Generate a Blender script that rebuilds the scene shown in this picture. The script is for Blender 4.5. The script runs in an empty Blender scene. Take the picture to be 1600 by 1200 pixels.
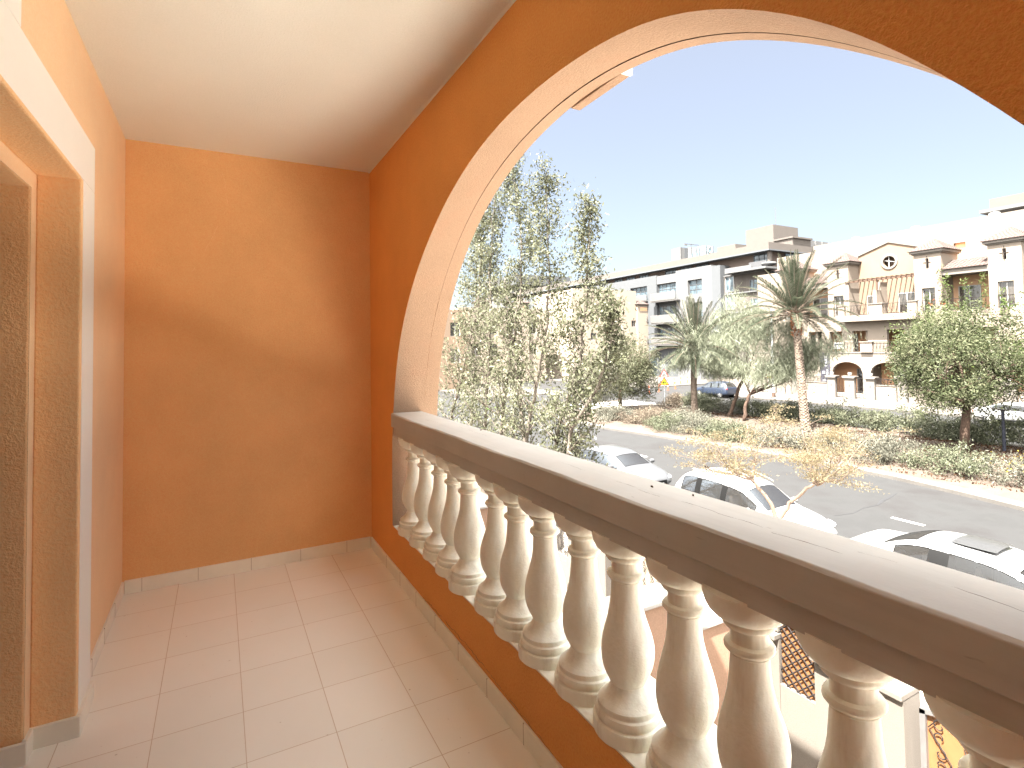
import bpy, math, random
import numpy as np
from mathutils import Vector, Matrix, Euler
R = math.radians
random.seed(7)
rng = np.random.default_rng(7)
S = bpy.context.scene
COL = S.collection

# ---------------------------------------------------------------- camera
cam_d = bpy.data.cameras.new("camera")
cam = bpy.data.objects.new("camera", cam_d)
COL.objects.link(cam)
cam_d.sensor_width = 36.0
cam_d.lens = 847.4 / 1600 * 36.0
cam_d.shift_x = -0.0017
cam_d.shift_y = -0.0537
cam_d.clip_start = 0.05
cam_d.clip_end = 6000
rx = Vector((0.87856154, -0.47738092, -0.01539758))
up = Vector((-0.0018517, -0.03564157, 0.99936292))
bk = Vector((-0.47762558, -0.87797331, -0.03219727))
mw = Matrix((rx, up, bk)).transposed().to_4x4()
mw.translation = Vector((0, 0, 5.55))
cam.matrix_world = mw
S.camera = cam

# ---------------------------------------------------------------- light
SUN_EL, SUN_DIR = R(60), (-0.94, -0.34)
S.view_settings.view_transform = 'Standard'
S.view_settings.look = 'None'
S.view_settings.exposure = 4.33
S.view_settings.gamma = 1.0
W = bpy.data.worlds.new("World"); S.world = W
W.use_nodes = True
nt = W.node_tree
bg = nt.nodes['Background']
sky = nt.nodes.new('ShaderNodeTexSky')
sky.sky_type = 'NISHITA'
sky.sun_disc = False
sky.sun_elevation = SUN_EL
sky.sun_rotation = math.atan2(SUN_DIR[0], SUN_DIR[1])
sky.altitude = 0
sky.air_density = 1.0
sky.dust_density = 1.5
sky.ozone_density = 1.0
# thin desert haze whitens the clear-sky model a little
hz = nt.nodes.new('ShaderNodeMix'); hz.data_type = 'RGBA'; hz.inputs[0].default_value = 0.85
hz.inputs[7].default_value = (.53, .53, .55, 1)
nt.links.new(sky.outputs[0], hz.inputs[6])
# broad haze aureole round the sun, added to lift the outdoor shade
tcw = nt.nodes.new('ShaderNodeTexCoord'); dt = nt.nodes.new('ShaderNodeVectorMath'); dt.operation = 'DOT_PRODUCT'
_c = math.cos(SUN_EL); dt.inputs[1].default_value = (SUN_DIR[0]*_c, SUN_DIR[1]*_c, math.sin(SUN_EL))
nt.links.new(tcw.outputs['Generated'], dt.inputs[0])
mxw = nt.nodes.new('ShaderNodeMath'); mxw.operation = 'MAXIMUM'; mxw.inputs[1].default_value = 0; nt.links.new(dt.outputs['Value'], mxw.inputs[0])
pw = nt.nodes.new('ShaderNodeMath'); pw.operation = 'POWER'; pw.inputs[1].default_value = 2.6; nt.links.new(mxw.outputs[0], pw.inputs[0])
au = nt.nodes.new('ShaderNodeVectorMath'); au.operation = 'SCALE'; au.inputs[0].default_value = (24, 23.2, 21.6); nt.links.new(pw.outputs[0], au.inputs['Scale'])
ad = nt.nodes.new('ShaderNodeVectorMath'); ad.operation = 'ADD'; nt.links.new(hz.outputs[2], ad.inputs[0]); nt.links.new(au.outputs[0], ad.inputs[1])
nt.links.new(ad.outputs[0], bg.inputs[0])
bg.inputs[1].default_value = 0.05
sd = bpy.data.lights.new("sun", 'SUN')
sd.energy = 3.1
sd.angle = R(0.5)
sd.color = (1.0, 0.955, 0.89)
sun = bpy.data.objects.new("sun", sd)
COL.objects.link(sun)
ce = math.cos(SUN_EL)
sv = Vector((SUN_DIR[0]*ce, SUN_DIR[1]*ce, math.sin(SUN_EL)))
sun.rotation_euler = sv.to_track_quat('Z', 'Y').to_euler()
sun.location = sv*50
S.cycles.max_bounces = 12
S.cycles.diffuse_bounces = 10
S.cycles.glossy_bounces = 4
S.cycles.transmission_bounces = 6
S.cycles.transparent_max_bounces = 8
S.cycles.sample_clamp_indirect = 6
S.cycles.use_denoising = True

# ---------------------------------------------------------------- materials
MATS = {}
def lin(c):
    return tuple(((x/12.92) if x <= .04045 else ((x+.055)/1.055)**2.4) for x in c)
class NT:
    def __init__(s, name):
        s.m = bpy.data.materials.new(name); s.m.use_nodes = True
        s.t = s.m.node_tree; s.n = s.t.nodes; s.b = s.n['Principled BSDF']
        MATS[name] = s.m
    def new(s, kind, **kw):
        n = s.n.new(kind)
        for k, v in kw.items():
            if k.startswith('i_'):
                n.inputs[int(k[2:]) if k[2:].isdigit() else k[2:].replace('_', ' ')].default_value = v
            else: setattr(n, k, v)
        return n
    def l(s, a, b): s.t.links.new(a, b)
    def coord(s, scale=(1, 1, 1)):
        tc = s.new('ShaderNodeTexCoord'); mp = s.new('ShaderNodeMapping')
        mp.inputs['Scale'].default_value = scale
        s.l(tc.outputs['Object'], mp.inputs[0]); return mp.outputs[0]
    def noise(s, vec, scale, detail=4, rough=.55, dist=0):
        n = s.new('ShaderNodeTexNoise'); n.inputs['Scale'].default_value = scale
        n.inputs['Detail'].default_value = detail; n.inputs['Roughness'].default_value = rough
        n.inputs['Distortion'].default_value = dist
        s.l(vec, n.inputs['Vector']); return n.outputs['Fac']
    def ramp(s, fac, stops):
        r = s.new('ShaderNodeValToRGB'); e = r.color_ramp.elements
        while len(e) < len(stops): e.new(.5)
        for i, (p, c) in enumerate(stops):
            e[i].position = p; e[i].color = (c if len(c) == 4 else (*c, 1))
        s.l(fac, r.inputs[0]); return r.outputs[0]
    def mix(s, fac, a, b, mode='MIX'):
        m = s.new('ShaderNodeMix', data_type='RGBA', blend_type=mode)
        for sock, v in ((m.inputs[0], fac), (m.inputs[6], a), (m.inputs[7], b)):
            if hasattr(v, 'links') or hasattr(v, 'is_linked'): s.l(v, sock)
            else: sock.default_value = v if not isinstance(v, tuple) or len(v) == 4 else (*v, 1)
        return m.outputs[2]
    def bump(s, h, strength, dist, prev=None):
        b = s.new('ShaderNodeBump'); b.inputs['Strength'].default_value = strength
        b.inputs['Distance'].default_value = dist
        s.l(h, b.inputs['Height'])
        if prev is not None: s.l(prev, b.inputs['Normal'])
        return b.outputs[0]
def sc(c, k): return tuple(min(1, x*k) for x in c)

def stucco(name, col, grain=220, gs=.5, gd=.002, blotch=.10, rough=.85, stain=None, vert=False, bigbump=0):
    t = NT(name); v = t.coord()
    big = t.noise(v, 1.3, 5, .6)
    c = t.ramp(big, [(.25, sc(col, 1-blotch)), (.75, sc(col, 1+blotch))])
    fine = t.noise(v, grain, 3, .6)
    c = t.mix(.12, c, t.ramp(fine, [(.3, (0, 0, 0)), (.7, (1, 1, 1))]), 'OVERLAY')
    if stain:
        sv_ = t.coord((6, 6, .7) if vert else (2.5, 2.5, 2.5))
        sn = t.noise(sv_, 1.6, 6, .65)
        f = t.ramp(sn, [(.52, (0, 0, 0)), (.72, (1, 1, 1))])
        m2 = t.new('ShaderNodeMath', operation='MULTIPLY'); m2.inputs[1].default_value = .55
        t.l(f, m2.inputs[0])
        c = t.mix(m2.outputs[0], c, stain)
    t.l(c, t.b.inputs['Base Color'])
    t.b.inputs['Roughness'].default_value = rough
    t.b.inputs['Specular IOR Level'].default_value = .25
    bm = t.bump(fine, gs, gd)
    if bigbump:
        mid = t.noise(v, 9, 3, .5)
        bm = t.bump(mid, .5, bigbump, bm)
    t.l(bm, t.b.inputs['Normal'])
    return t.m
def plain(name, col, rough=.5, metal=0, spec=.2, var=.06, nscale=12, bump=0):
    t = NT(name); v = t.coord()
    n = t.noise(v, nscale, 4)
    t.l(t.ramp(n, [(.3, sc(col, 1-var)), (.7, sc(col, 1+var))]), t.b.inputs['Base Color'])
    t.b.inputs['Roughness'].default_value = rough
    t.b.inputs['Metallic'].default_value = metal
    t.b.inputs['Specular IOR Level'].default_value = spec
    if bump: t.l(t.bump(t.noise(v, nscale*6, 3), .4, bump), t.b.inputs['Normal'])
    return t.m
ORANGE = (.77, .43, .19)
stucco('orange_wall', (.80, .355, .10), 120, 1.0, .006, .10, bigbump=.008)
stucco('orange_wall_far_lit', (.86, .515, .24), 150, .9, .004, .11, bigbump=.010)  # same orange paint, lightened to carry the light on the far wall
stucco('orange_wall_lit', (.93, .68, .43), 150, .8, .0035, .09, bigbump=.006)  # same orange paint again, its colour lightened as if lit from the arch
stucco('orange_rough', (.95, .63, .34), 95, .9, .005, .07, bigbump=.004)
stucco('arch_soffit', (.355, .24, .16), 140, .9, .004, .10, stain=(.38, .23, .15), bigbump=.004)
stucco('white_trim', (.92, .93, .88), 200, .15, .0006, .03, .6)
stucco('ceiling_paint', (.80, .82, .76), 150, .9, .0035, .03)
def rail_mat():
    t = NT('rail_stone'); v = t.coord()
    c = t.ramp(t.noise(v, 2.2, 6, .62), [(.3, (.46, .435, .385)), (.7, (.555, .53, .48))])
    vs = t.coord((14, .9, 14))
    c = t.mix(t.ramp(t.noise(vs, 2.0, 6, .7), [(.50, (0, 0, 0)), (.85, (.45, .45, .45))]), c, (.36, .335, .29))
    sp = t.noise(t.coord((8, 2.2, 8)), 9, 2, .5)
    c = t.mix(t.ramp(sp, [(.74, (0, 0, 0)), (.80, (.5, .5, .5))]), c, (.26, .23, .20))
    t.l(c, t.b.inputs['Base Color']); t.b.inputs['Roughness'].default_value = .62
    b = t.bump(t.noise(v, 60, 5, .6), .25, .002)
    b = t.bump(t.noise(v, 7, 4, .5), .35, .004, b)
    t.l(b, t.b.inputs['Normal'])
rail_mat()
stucco('baluster_stone', (.86, .85, .76), 60, .7, .0025, .08, .6, stain=(.46, .34, .23), vert=True, bigbump=.003)
plain('crack', (.14, .09, .06), .9)
plain('soffit_seam', (.30, .17, .09), .9)
plain('mark', (.12, .08, .05), .9)
def tile_mat():
    t = NT('floor_tile')
    tc = t.new('ShaderNodeTexCoord'); mp = t.new('ShaderNodeMapping')
    mp.inputs['Location'].default_value = (-.0871, -.0333, 0)
    t.l(tc.outputs['Object'], mp.inputs[0]); v = mp.outputs[0]
    br = t.new('ShaderNodeTexBrick'); br.offset = 0; br.squash = 1
    t.l(v, br.inputs['Vector'])
    br.inputs['Scale'].default_value = 1
    br.inputs['Brick Width'].default_value = .3; br.inputs['Row Height'].default_value = .3
    br.inputs['Mortar Size'].default_value = .0014; br.inputs['Mortar Smooth'].default_value = .1
    br.inputs['Color1'].default_value = (.87, .875, .83, 1)
    br.inputs['Color2'].default_value = (.91, .91, .87, 1)
    br.inputs['Mortar'].default_value = (.60, .52, .44, 1)
    n = t.noise(t.coord(), 3, 5, .6)
    c = t.mix(.35, br.outputs['Color'], t.ramp(n, [(.3, (.38, .36, .34)), (.7, (.62, .62, .62))]), 'OVERLAY')
    c = t.mix(t.ramp(t.noise(t.coord(), 55, 2, .5), [(.74, (0, 0, 0)), (.80, (.5, .5, .5))]), c, (.30, .22, .16))
    t.l(c, t.b.inputs['Base Color'])
    t.b.inputs['Roughness'].default_value = .42
    t.b.inputs['Specular IOR Level'].default_value = .35
    t.l(t.bump(br.outputs['Fac'], -.6, .0015), t.b.inputs['Normal'])
tile_mat()
plain('skirting_tile', (.87, .86, .77), .4, var=.05, nscale=6)
plain('skirting_joint', (.30, .23, .17), .8)
def ground_mat(name, stops, scale, gscale=60, bump=.004, rough=.9, spots=None):
    t = NT(name); v = t.coord()
    c = t.ramp(t.noise(v, scale, 7, .62), stops)
    g = t.noise(v, gscale, 4, .7)
    c = t.mix(.25, c, t.ramp(g, [(.3, (.1, .1, .1)), (.7, (.9, .9, .9))]), 'OVERLAY')
    if spots:
        c = t.mix(t.ramp(t.noise(v, spots[0], 5, .7), [(spots[1], (0, 0, 0)), (spots[1]+.08, (1, 1, 1))]), c, spots[2])
    t.l(c, t.b.inputs['Base Color']); t.b.inputs['Roughness'].default_value = rough
    t.b.inputs['Specular IOR Level'].default_value = .2
    t.l(t.bump(g, .5, bump), t.b.inputs['Normal'])
ground_mat('asphalt', [(.30, (0.014, 0.013, 0.013)), (.52, (0.018, 0.018, 0.018)), (.62, (0.016, 0.016, 0.016)), (.78, (0.022, 0.022, 0.021))], .55, 90, .003, .85)
ground_mat('sand', [(.3, (0.041, 0.031, 0.024)), (.7, (0.057, 0.045, 0.035))], .8, 25, .02, .95, spots=(3.2, .60, (0.037, 0.025, 0.018)))
ground_mat('paving', [(.3, (0.048, 0.043, 0.038)), (.7, (0.060, 0.054, 0.048))], .5, 40, .004, .9)
ground_mat('kerb_stone', [(.3, (0.048, 0.044, 0.040)), (.7, (0.062, 0.057, 0.051))], 1.2, 60, .004, .85)
ground_mat('desert_ground', [(.3, (0.035, 0.030, 0.026)), (.7, (0.046, 0.041, 0.034))], .05, 8, .01, .95)
def brick_pave(name, c1, c2, mort, w, h, off=.5):
    t = NT(name)
    br = t.new('ShaderNodeTexBrick'); br.offset = off
    t.l(t.coord(), br.inputs['Vector']); br.inputs['Scale'].default_value = 1
    br.inputs['Brick Width'].default_value = w; br.inputs['Row Height'].default_value = h
    br.inputs['Mortar Size'].default_value = .006
    br.inputs['Color1'].default_value = (*c1, 1); br.inputs['Color2'].default_value = (*c2, 1)
    br.inputs['Mortar'].default_value = (*mort, 1)
    c = t.mix(.3, br.outputs['Color'], t.ramp(t.noise(t.coord(), 2, 5), [(.3, (.3, .3, .3)), (.7, (.7, .7, .7))]), 'OVERLAY')
    t.l(c, t.b.inputs['Base Color']); t.b.inputs['Roughness'].default_value = .85
    t.l(t.bump(br.outputs['Fac'], -.5, .004), t.b.inputs['Normal'])
brick_pave('pink_paver', (.45, .41, .375), (.49, .45, .415), (.24, .17, .14), .22, .11)
brick_pave('pavement_paver', (0.055, 0.046, 0.039), (0.061, 0.053, 0.044), (0.044, 0.037, 0.031), .4, .2)
brick_pave('yard_tile', (.56, .49, .42), (.61, .54, .47), (.33, .25, .2), .3, .3, 0)
plain('road_paint', (0.392, 0.384, 0.370), .8, var=.2, nscale=9)
plain('tar', (.018, .018, .019), .7)
# facade paints
CREAM = (0.122, 0.101, 0.082)
stucco('cream_facade', CREAM, 40, .3, .004, .04, .9)
stucco('cream_light', (0.090, 0.080, 0.070), 40, .3, .004, .04, .9)
stucco('peach_facade', (.112, .079, .055), 40, .3, .004, .05, .9)
stucco('peach_loggia', (.27, .165, .10), 40, .3, .004, .05, .9)
stucco('peach_dark', (.42, .24, .14), 40, .3, .004, .05, .9)
stucco('cream_bright', (0.173, 0.143, 0.114), 40, .3, .004, .04, .9)  # cream lightened to make up for the grazing sun on these fronts
stucco('coping_white_shade', (.26, .245, .225), 80, .4, .003, .06, .85)  # white plaster, colour lightened because these copings stand in shade
stucco('pink_tan_wall', (.215, .135, .092), 60, .3, .003, .05, .9)
stucco('yard_white_sun', (.095, .083, .070), 80, .5, .003, .05, .85)  # same white plaster, colour darkened because full sun strikes this wall
def rustic():
    t = NT('rusticated'); v = t.coord()
    sp = t.new('ShaderNodeSeparateXYZ'); t.l(v, sp.inputs[0])
    d = t.new('ShaderNodeMath', operation='DIVIDE'); d.inputs[1].default_value = .36; t.l(sp.outputs[2], d.inputs[0])
    fr = t.new('ShaderNodeMath', operation='FRACT'); t.l(d.outputs[0], fr.inputs[0])
    r = t.ramp(fr.outputs[0], [(.0, (0, 0, 0)), (.05, (0, 0, 0)), (.09, (1, 1, 1)), (.96, (1, 1, 1)), (1, (0, 0, 0))])
    c = t.mix(r, (0.095, 0.077, 0.062), CREAM)
    c = t.mix(.2, c, t.ramp(t.noise(v, 1.2, 5), [(.3, (.35, .35, .35)), (.7, (.65, .65, .65))]), 'OVERLAY')
    t.l(c, t.b.inputs['Base Color']); t.b.inputs['Roughness'].default_value = .9
    t.l(t.bump(r, .8, .03), t.b.inputs['Normal'])
rustic()
def rooftile():
    t = NT('roof_tile')
    tc = t.new('ShaderNodeTexCoord')
    wv = t.new('ShaderNodeTexNoise'); wv.inputs['Scale'].default_value = 5
    t.l(tc.outputs['Object'], wv.inputs['Vector'])
    t.l(t.ramp(wv.outputs['Fac'], [(.3, (.034, .020, .016)), (.7, (.048, .031, .026))]), t.b.inputs['Base Color'])
    t.b.inputs['Roughness'].default_value = .85
rooftile()
stucco('concrete_taupe', (0.062, 0.054, 0.048), 30, .3, .004, .05, .9)
stucco('concrete_brown', (0.078, 0.060, 0.050), 30, .3, .004, .05, .9)
stucco('concrete_light', (0.068, 0.068, 0.068), 30, .3, .004, .04, .9)
stucco('concrete_grey', (0.049, 0.052, 0.055), 30, .3, .004, .04, .9)
stucco('edge_bluegrey', (0.058, 0.063, 0.069), 30, .2, .004, .04, .9)
brick_pave('stone_cladding', (0.038, 0.032, 0.026), (0.052, 0.044, 0.038), (0.029, 0.023, 0.021), .5, .14)
def glass(name, col=(.02, .025, .03), rough=.06, spec=.8):
    t = NT(name); v = t.coord()
    c = t.ramp(t.noise(v, 1.1, 3), [(.35, sc(col, .6)), (.65, sc(col, 1.7))])
    t.l(c, t.b.inputs['Base Color']); t.b.inputs['Roughness'].default_value = rough
    t.b.inputs['Specular IOR Level'].default_value = spec
    return t.m
glass('window_glass', (0.023, 0.020, 0.017))
glass('office_glass', (0.040, 0.056, 0.066), .05, .9)
glass('tower_glass_hazed', (0.145, 0.198, 0.224), .15, .7)  # distance haze put into the glass as a pale blue
plain('window_white', (0.197, 0.193, 0.188), .4)
plain('dark_frame', (.05, .05, .052), .5)
plain('wrought_iron', (.012, .009, .008), .8, 0)
plain('steel_grey', (0.157, 0.153, 0.149), .45, .6)
plain('pole_grey', (0.197, 0.206, 0.211), .5, .2)
plain('bluegrey_post', (.022, .024, .034), .5)
plain('timber', (0.053, 0.032, 0.022), .8)
plain('sheet_orange', (.15, .07, .03), .35, var=.12, nscale=5)
plain('sheet_cream', (.20, .165, .125), .45, var=.06)
plain('sign_red', (0.228, 0.022, 0.013), .4)
plain('sign_white', (0.235, 0.235, 0.231), .4)
plain('sign_yellow', (0.235, 0.242, 0.014), .4)
plain('sign_black', (0.014, 0.014, 0.014), .5)
plain('flag_cloth', (0.023, 0.022, 0.029), .8, var=.12, nscale=3)
plain('flag_print', (0.178, 0.178, 0.184), .8)
plain('bollard_orange', (0.242, 0.050, 0.018), .5)
plain('lamp_glass', (0.248, 0.242, 0.228), .3)
# car
def paint(name, col, var=.03, rough=.28):
    t = NT(name); v = t.coord()
    t.l(t.ramp(t.noise(v, 3, 4), [(.3, sc(col, 1-var)), (.7, col)]), t.b.inputs['Base Color'])
    t.b.inputs['Roughness'].default_value = rough
    t.b.inputs['Coat Weight'].default_value = .6; t.b.inputs['Coat Roughness'].default_value = .05
paint('paint_white', (0.180, 0.180, 0.178)); paint('paint_silver', (0.045, 0.046, 0.048)); paint('paint_navy', (0.008, 0.013, 0.024))
def carglass():
    t = NT('car_glass'); out = t.n['Material Output']
    tr = t.new('ShaderNodeBsdfTransparent'); tr.inputs[0].default_value = (.19, .195, .195, 1)
    gl = t.new('ShaderNodeBsdfGlossy'); gl.inputs['Roughness'].default_value = .03
    gl.inputs['Color'].default_value = (.10, .12, .14, 1)
    fr = t.new('ShaderNodeFresnel'); fr.inputs[0].default_value = 1.55
    md = t.new('ShaderNodeMath', operation='ADD'); md.inputs[1].default_value = .03
    t.l(fr.outputs[0], md.inputs[0])
    mx = t.new('ShaderNodeMixShader')
    t.l(md.outputs[0], mx.inputs[0]); t.l(tr.outputs[0], mx.inputs[1]); t.l(gl.outputs[0], mx.inputs[2])
    df = t.new('ShaderNodeBsdfDiffuse'); df.inputs[0].default_value = (.35, .33, .31, 1)
    m2 = t.new('ShaderNodeMixShader'); m2.inputs[0].default_value = .035     # thin film of dust
    t.l(mx.outputs[0], m2.inputs[1]); t.l(df.outputs[0], m2.inputs[2]); t.l(m2.outputs[0], out.inputs[0])
carglass()
plain('rubber', (.008, .008, .008), .8, spec=.1); plain('black_trim', (.004, .004, .004), .6, spec=.08)
plain('rim_metal', (.5, .5, .5), .3, .8); plain('seat_fabric', (.10, .085, .075), .8)
plain('seat_beige', (.36, .29, .23), .7)
plain('headlight_glass', (.5, .52, .55), .1, .3); plain('tail_red', (.5, .02, .015), .25)
plain('sunshade', (.30, .31, .29), .6); plain('sunroof_glass', (.030, .030, .030), .25, 0, .2)
# plants
def leafmat(name, stops, rough=.55, trans=.35):
    t = NT(name); out = t.n['Material Output']
    at = t.new('ShaderNodeAttribute'); at.attribute_name = 'tone'
    c = t.ramp(at.outputs['Fac'], stops)
    t.l(c, t.b.inputs['Base Color']); t.b.inputs['Roughness'].default_value = rough
    t.b.inputs['Specular IOR Level'].default_value = .12
    tl = t.new('ShaderNodeBsdfTranslucent'); t.l(c, tl.inputs[0])
    mx = t.new('ShaderNodeMixShader'); mx.inputs[0].default_value = trans
    t.l(t.b.outputs[0], mx.inputs[1]); t.l(tl.outputs[0], mx.inputs[2]); t.l(mx.outputs[0], out.inputs[0])
leafmat('leaf_olive', [(0, (0.036, 0.037, 0.020)), (.5, (0.065, 0.069, 0.040)), (.9, (0.121, 0.124, 0.082)), (1, (0.178, 0.173, 0.131))])
leafmat('leaf_lime', [(0, (0.037, 0.060, 0.014)), (1, (0.073, 0.112, 0.030))])
leafmat('leaf_green', [(0, (0.023, 0.030, 0.012)), (.5, (0.047, 0.054, 0.027)), (1, (0.105, 0.105, 0.063))])
leafmat('leaf_fresh', [(0, (0.023, 0.038, 0.009)), (.5, (0.047, 0.066, 0.018)), (1, (0.083, 0.108, 0.039))])
leafmat('leaf_dusty', [(0, (0.050, 0.050, 0.038)), (.5, (0.082, 0.080, 0.062)), (1, (0.139, 0.130, 0.102))])
leafmat('leaf_darkhedge', [(0, (0.043, 0.048, 0.030)), (.5, (0.071, 0.077, 0.048)), (1, (0.129, 0.129, 0.091))])
leafmat('leaf_dry', [(0, (0.064, 0.052, 0.039)), (.6, (0.100, 0.080, 0.060)), (1, (0.131, 0.113, 0.080))])
leafmat('leaf_wispy', [(0, (0.105, 0.118, 0.080)), (.5, (0.168, 0.179, 0.125)), (1, (0.248, 0.261, 0.198))], trans=.5)
leafmat('leaf_yellow', [(0, (0.088, 0.069, 0.040)), (.5, (0.126, 0.102, 0.060)), (1, (0.176, 0.155, 0.097))], trans=.45)
leafmat('leaf_palm', [(0, (0.028, 0.034, 0.021)), (.5, (0.047, 0.053, 0.035)), (1, (0.088, 0.088, 0.066))])
leafmat('leaf_litter', [(0, (0.021, 0.010, 0.005)), (.5, (0.047, 0.021, 0.011)), (1, (0.073, 0.047, 0.026))])
leafmat('flower_yellow', [(0, (0.259, 0.186, 0.030)), (1, (0.298, 0.241, 0.055))])
leafmat('flower_red', [(0, (0.259, 0.037, 0.014)), (1, (0.298, 0.073, 0.030))])
plain('bark_grey', (0.090, 0.076, 0.062), .9, var=.25, nscale=14, bump=.01)
plain('bark_brown', (0.050, 0.032, 0.023), .9, var=.3, nscale=14, bump=.01)
plain('bark_pale', (0.093, 0.068, 0.051), .9, var=.2, nscale=14, bump=.006)
plain('palm_bark', (0.082, 0.063, 0.049), .95, var=.35, nscale=7, bump=.02)
plain('palm_boot', (0.113, 0.047, 0.022), .9, var=.35, nscale=9)

# ---------------------------------------------------------------- helpers
def tag(o, label=None, cat=None, group=None, kind=None):
    if label: o['label'] = label
    if cat: o['category'] = cat
    if group: o['group'] = group
    if kind: o['kind'] = kind
    return o
def empty(name, loc=(0, 0, 0), label=None, cat=None, group=None):
    o = bpy.data.objects.new(name, None); COL.objects.link(o); o.location = loc
    o.empty_display_size = .2
    return tag(o, label, cat, group)
class MB:
    def __init__(s): s.v = []; s.f = []; s.m = []
    def add(s, vs, fs, mi=0):
        o = len(s.v); s.v.extend([tuple(p) for p in vs])
        for f in fs: s.f.append(tuple(i+o for i in f)); s.m.append(mi)
    def box(s, x0, x1, y0, y1, z0, z1, mi=0):
        s.add([(x0, y0, z0), (x1, y0, z0), (x1, y1, z0), (x0, y1, z0), (x0, y0, z1), (x1, y0, z1), (x1, y1, z1), (x0, y1, z1)],
              [(0, 3, 2, 1), (4, 5, 6, 7), (0, 1, 5, 4), (1, 2, 6, 5), (2, 3, 7, 6), (3, 0, 4, 7)], mi)
        return s
    def quad(s, a, b, c, d, mi=0): s.add([a, b, c, d], [(0, 1, 2, 3)], mi); return s
    def lathe(s, prof, c=(0, 0, 0), n=24, mi=0, axis='z'):
        vs = []; fs = []
        for r, z in prof:
            for k in range(n):
                a = 2*math.pi*k/n; p = (r*math.cos(a), r*math.sin(a), z)
                if axis == 'x': p = (z, r*math.cos(a), r*math.sin(a))
                if axis == 'y': p = (r*math.sin(a), z, r*math.cos(a))
                vs.append((c[0]+p[0], c[1]+p[1], c[2]+p[2]))
        for i in range(len(prof)-1):
            for k in range(n):
                k2 = (k+1) % n
                fs.append((i*n+k, i*n+k2, (i+1)*n+k2, (i+1)*n+k))
        fs.append(tuple(range(n-1, -1, -1))); fs.append(tuple((len(prof)-1)*n+k for k in range(n)))
        s.add(vs, fs, mi); return s
    def tube(s, pts, rad, n=6, mi=0, closed=False):
        pts = [Vector(p) for p in pts]; m = len(pts)
        if not hasattr(rad, '__len__'): rad = [rad]*m
        vs = []; prev = None
        for i, p in enumerate(pts):
            d = (pts[min(i+1, m-1)]-pts[max(i-1, 0)])
            d = d.normalized() if d.length > 1e-9 else Vector((0, 0, 1))
            if prev is None:
                a = Vector((1, 0, 0)) if abs(d.x) < .8 else Vector((0, 1, 0))
                u = d.cross(a).normalized()
            else:
                u = prev-d*prev.dot(d)
                u = u.normalized() if u.length > 1e-6 else d.orthogonal().normalized()
            prev = u; w = d.cross(u)
            for k in range(n):
                t = 2*math.pi*k/n
                vs.append(p+(u*math.cos(t)+w*math.sin(t))*rad[i])
        fs = []
        for i in range(m-1):
            for k in range(n):
                k2 = (k+1) % n; fs.append((i*n+k, i*n+k2, (i+1)*n+k2, (i+1)*n+k))
        fs.append(tuple(range(n-1, -1, -1))); fs.append(tuple((m-1)*n+k for k in range(n)))
        s.add(vs, fs, mi); return s
    def prism(s, poly, axis, a0, a1, mi=0):
        def P(p, a):
            if axis == 'x': return (a, p[0], p[1])
            if axis == 'y': return (p[0], a, p[1])
            return (p[0], p[1], a)
        n = len(poly)
        vs = [P(p, a0) for p in poly]+[P(p, a1) for p in poly]
        fs = [tuple(range(n-1, -1, -1)), tuple(range(n, 2*n))]
        for k in range(n): fs.append((k, (k+1) % n, n+(k+1) % n, n+k))
        s.add(vs, fs, mi); return s
    def xf(s, fn): s.v = [tuple(fn(p)) for p in s.v]; return s
    def build(s, name, mats, parent=None, smooth=False, bevel=0, origin=None, bseg=2):
        me = bpy.data.meshes.new(name)
        vs = s.v
        if origin is not None: vs = [(p[0]-origin[0], p[1]-origin[1], p[2]-origin[2]) for p in vs]
        me.from_pydata(vs, [], s.f); 
        if isinstance(mats, str): mats = [mats]
        for m in mats: me.materials.append(MATS[m])
        me.polygons.foreach_set('material_index', s.m)
        if smooth: me.polygons.foreach_set('use_smooth', [True]*len(s.f))
        me.update()
        import bmesh
        bm = bmesh.new(); bm.from_mesh(me); bmesh.ops.recalc_face_normals(bm, faces=bm.faces); bm.to_mesh(me); bm.free()
        o = bpy.data.objects.new(name, me); COL.objects.link(o)
        if parent is not None: adopt(o, parent)
        if origin is not None: o.location = origin
        if bevel:
            b = o.modifiers.new('bevel', 'BEVEL'); b.width = bevel; b.segments = bseg; b.limit_method = 'ANGLE'; b.angle_limit = R(40)
        if smooth == 'auto':
            try: me.set_sharp_from_angle(angle=R(38))
            except Exception: pass
        return o
def adopt(o, parent):
    """parts are modelled in world coordinates; this hangs one under its (unrotated) parent"""
    o.parent = parent
    if parent.type == 'EMPTY': o.matrix_parent_inverse = Matrix.Translation(-Vector(parent.location))
def np_mesh(name, V, F, mat, parent=None, tone=None, smooth=False):
    me = bpy.data.meshes.new(name); n = len(V); k = F.shape[1]; m = len(F)
    me.vertices.add(n); me.vertices.foreach_set('co', V.astype(np.float32).ravel())
    me.loops.add(m*k); me.loops.foreach_set('vertex_index', F.astype(np.int32).ravel())
    me.polygons.add(m); me.polygons.foreach_set('loop_start', (np.arange(m)*k).astype(np.int32))
    try: me.polygons.foreach_set('loop_total', np.full(m, k, np.int32))
    except Exception: pass
    if tone is not None:
        a = me.attributes.new('tone', 'FLOAT', 'FACE'); a.data.foreach_set('value', tone.astype(np.float32))
    me.materials.append(MATS[mat]); me.update(calc_edges=True); me.validate()
    o = bpy.data.objects.new(name, me); COL.objects.link(o)
    if parent is not None: adopt(o, parent)
    return o
def unit(a): return a/np.maximum(np.linalg.norm(a, axis=1, keepdims=True), 1e-9)
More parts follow.
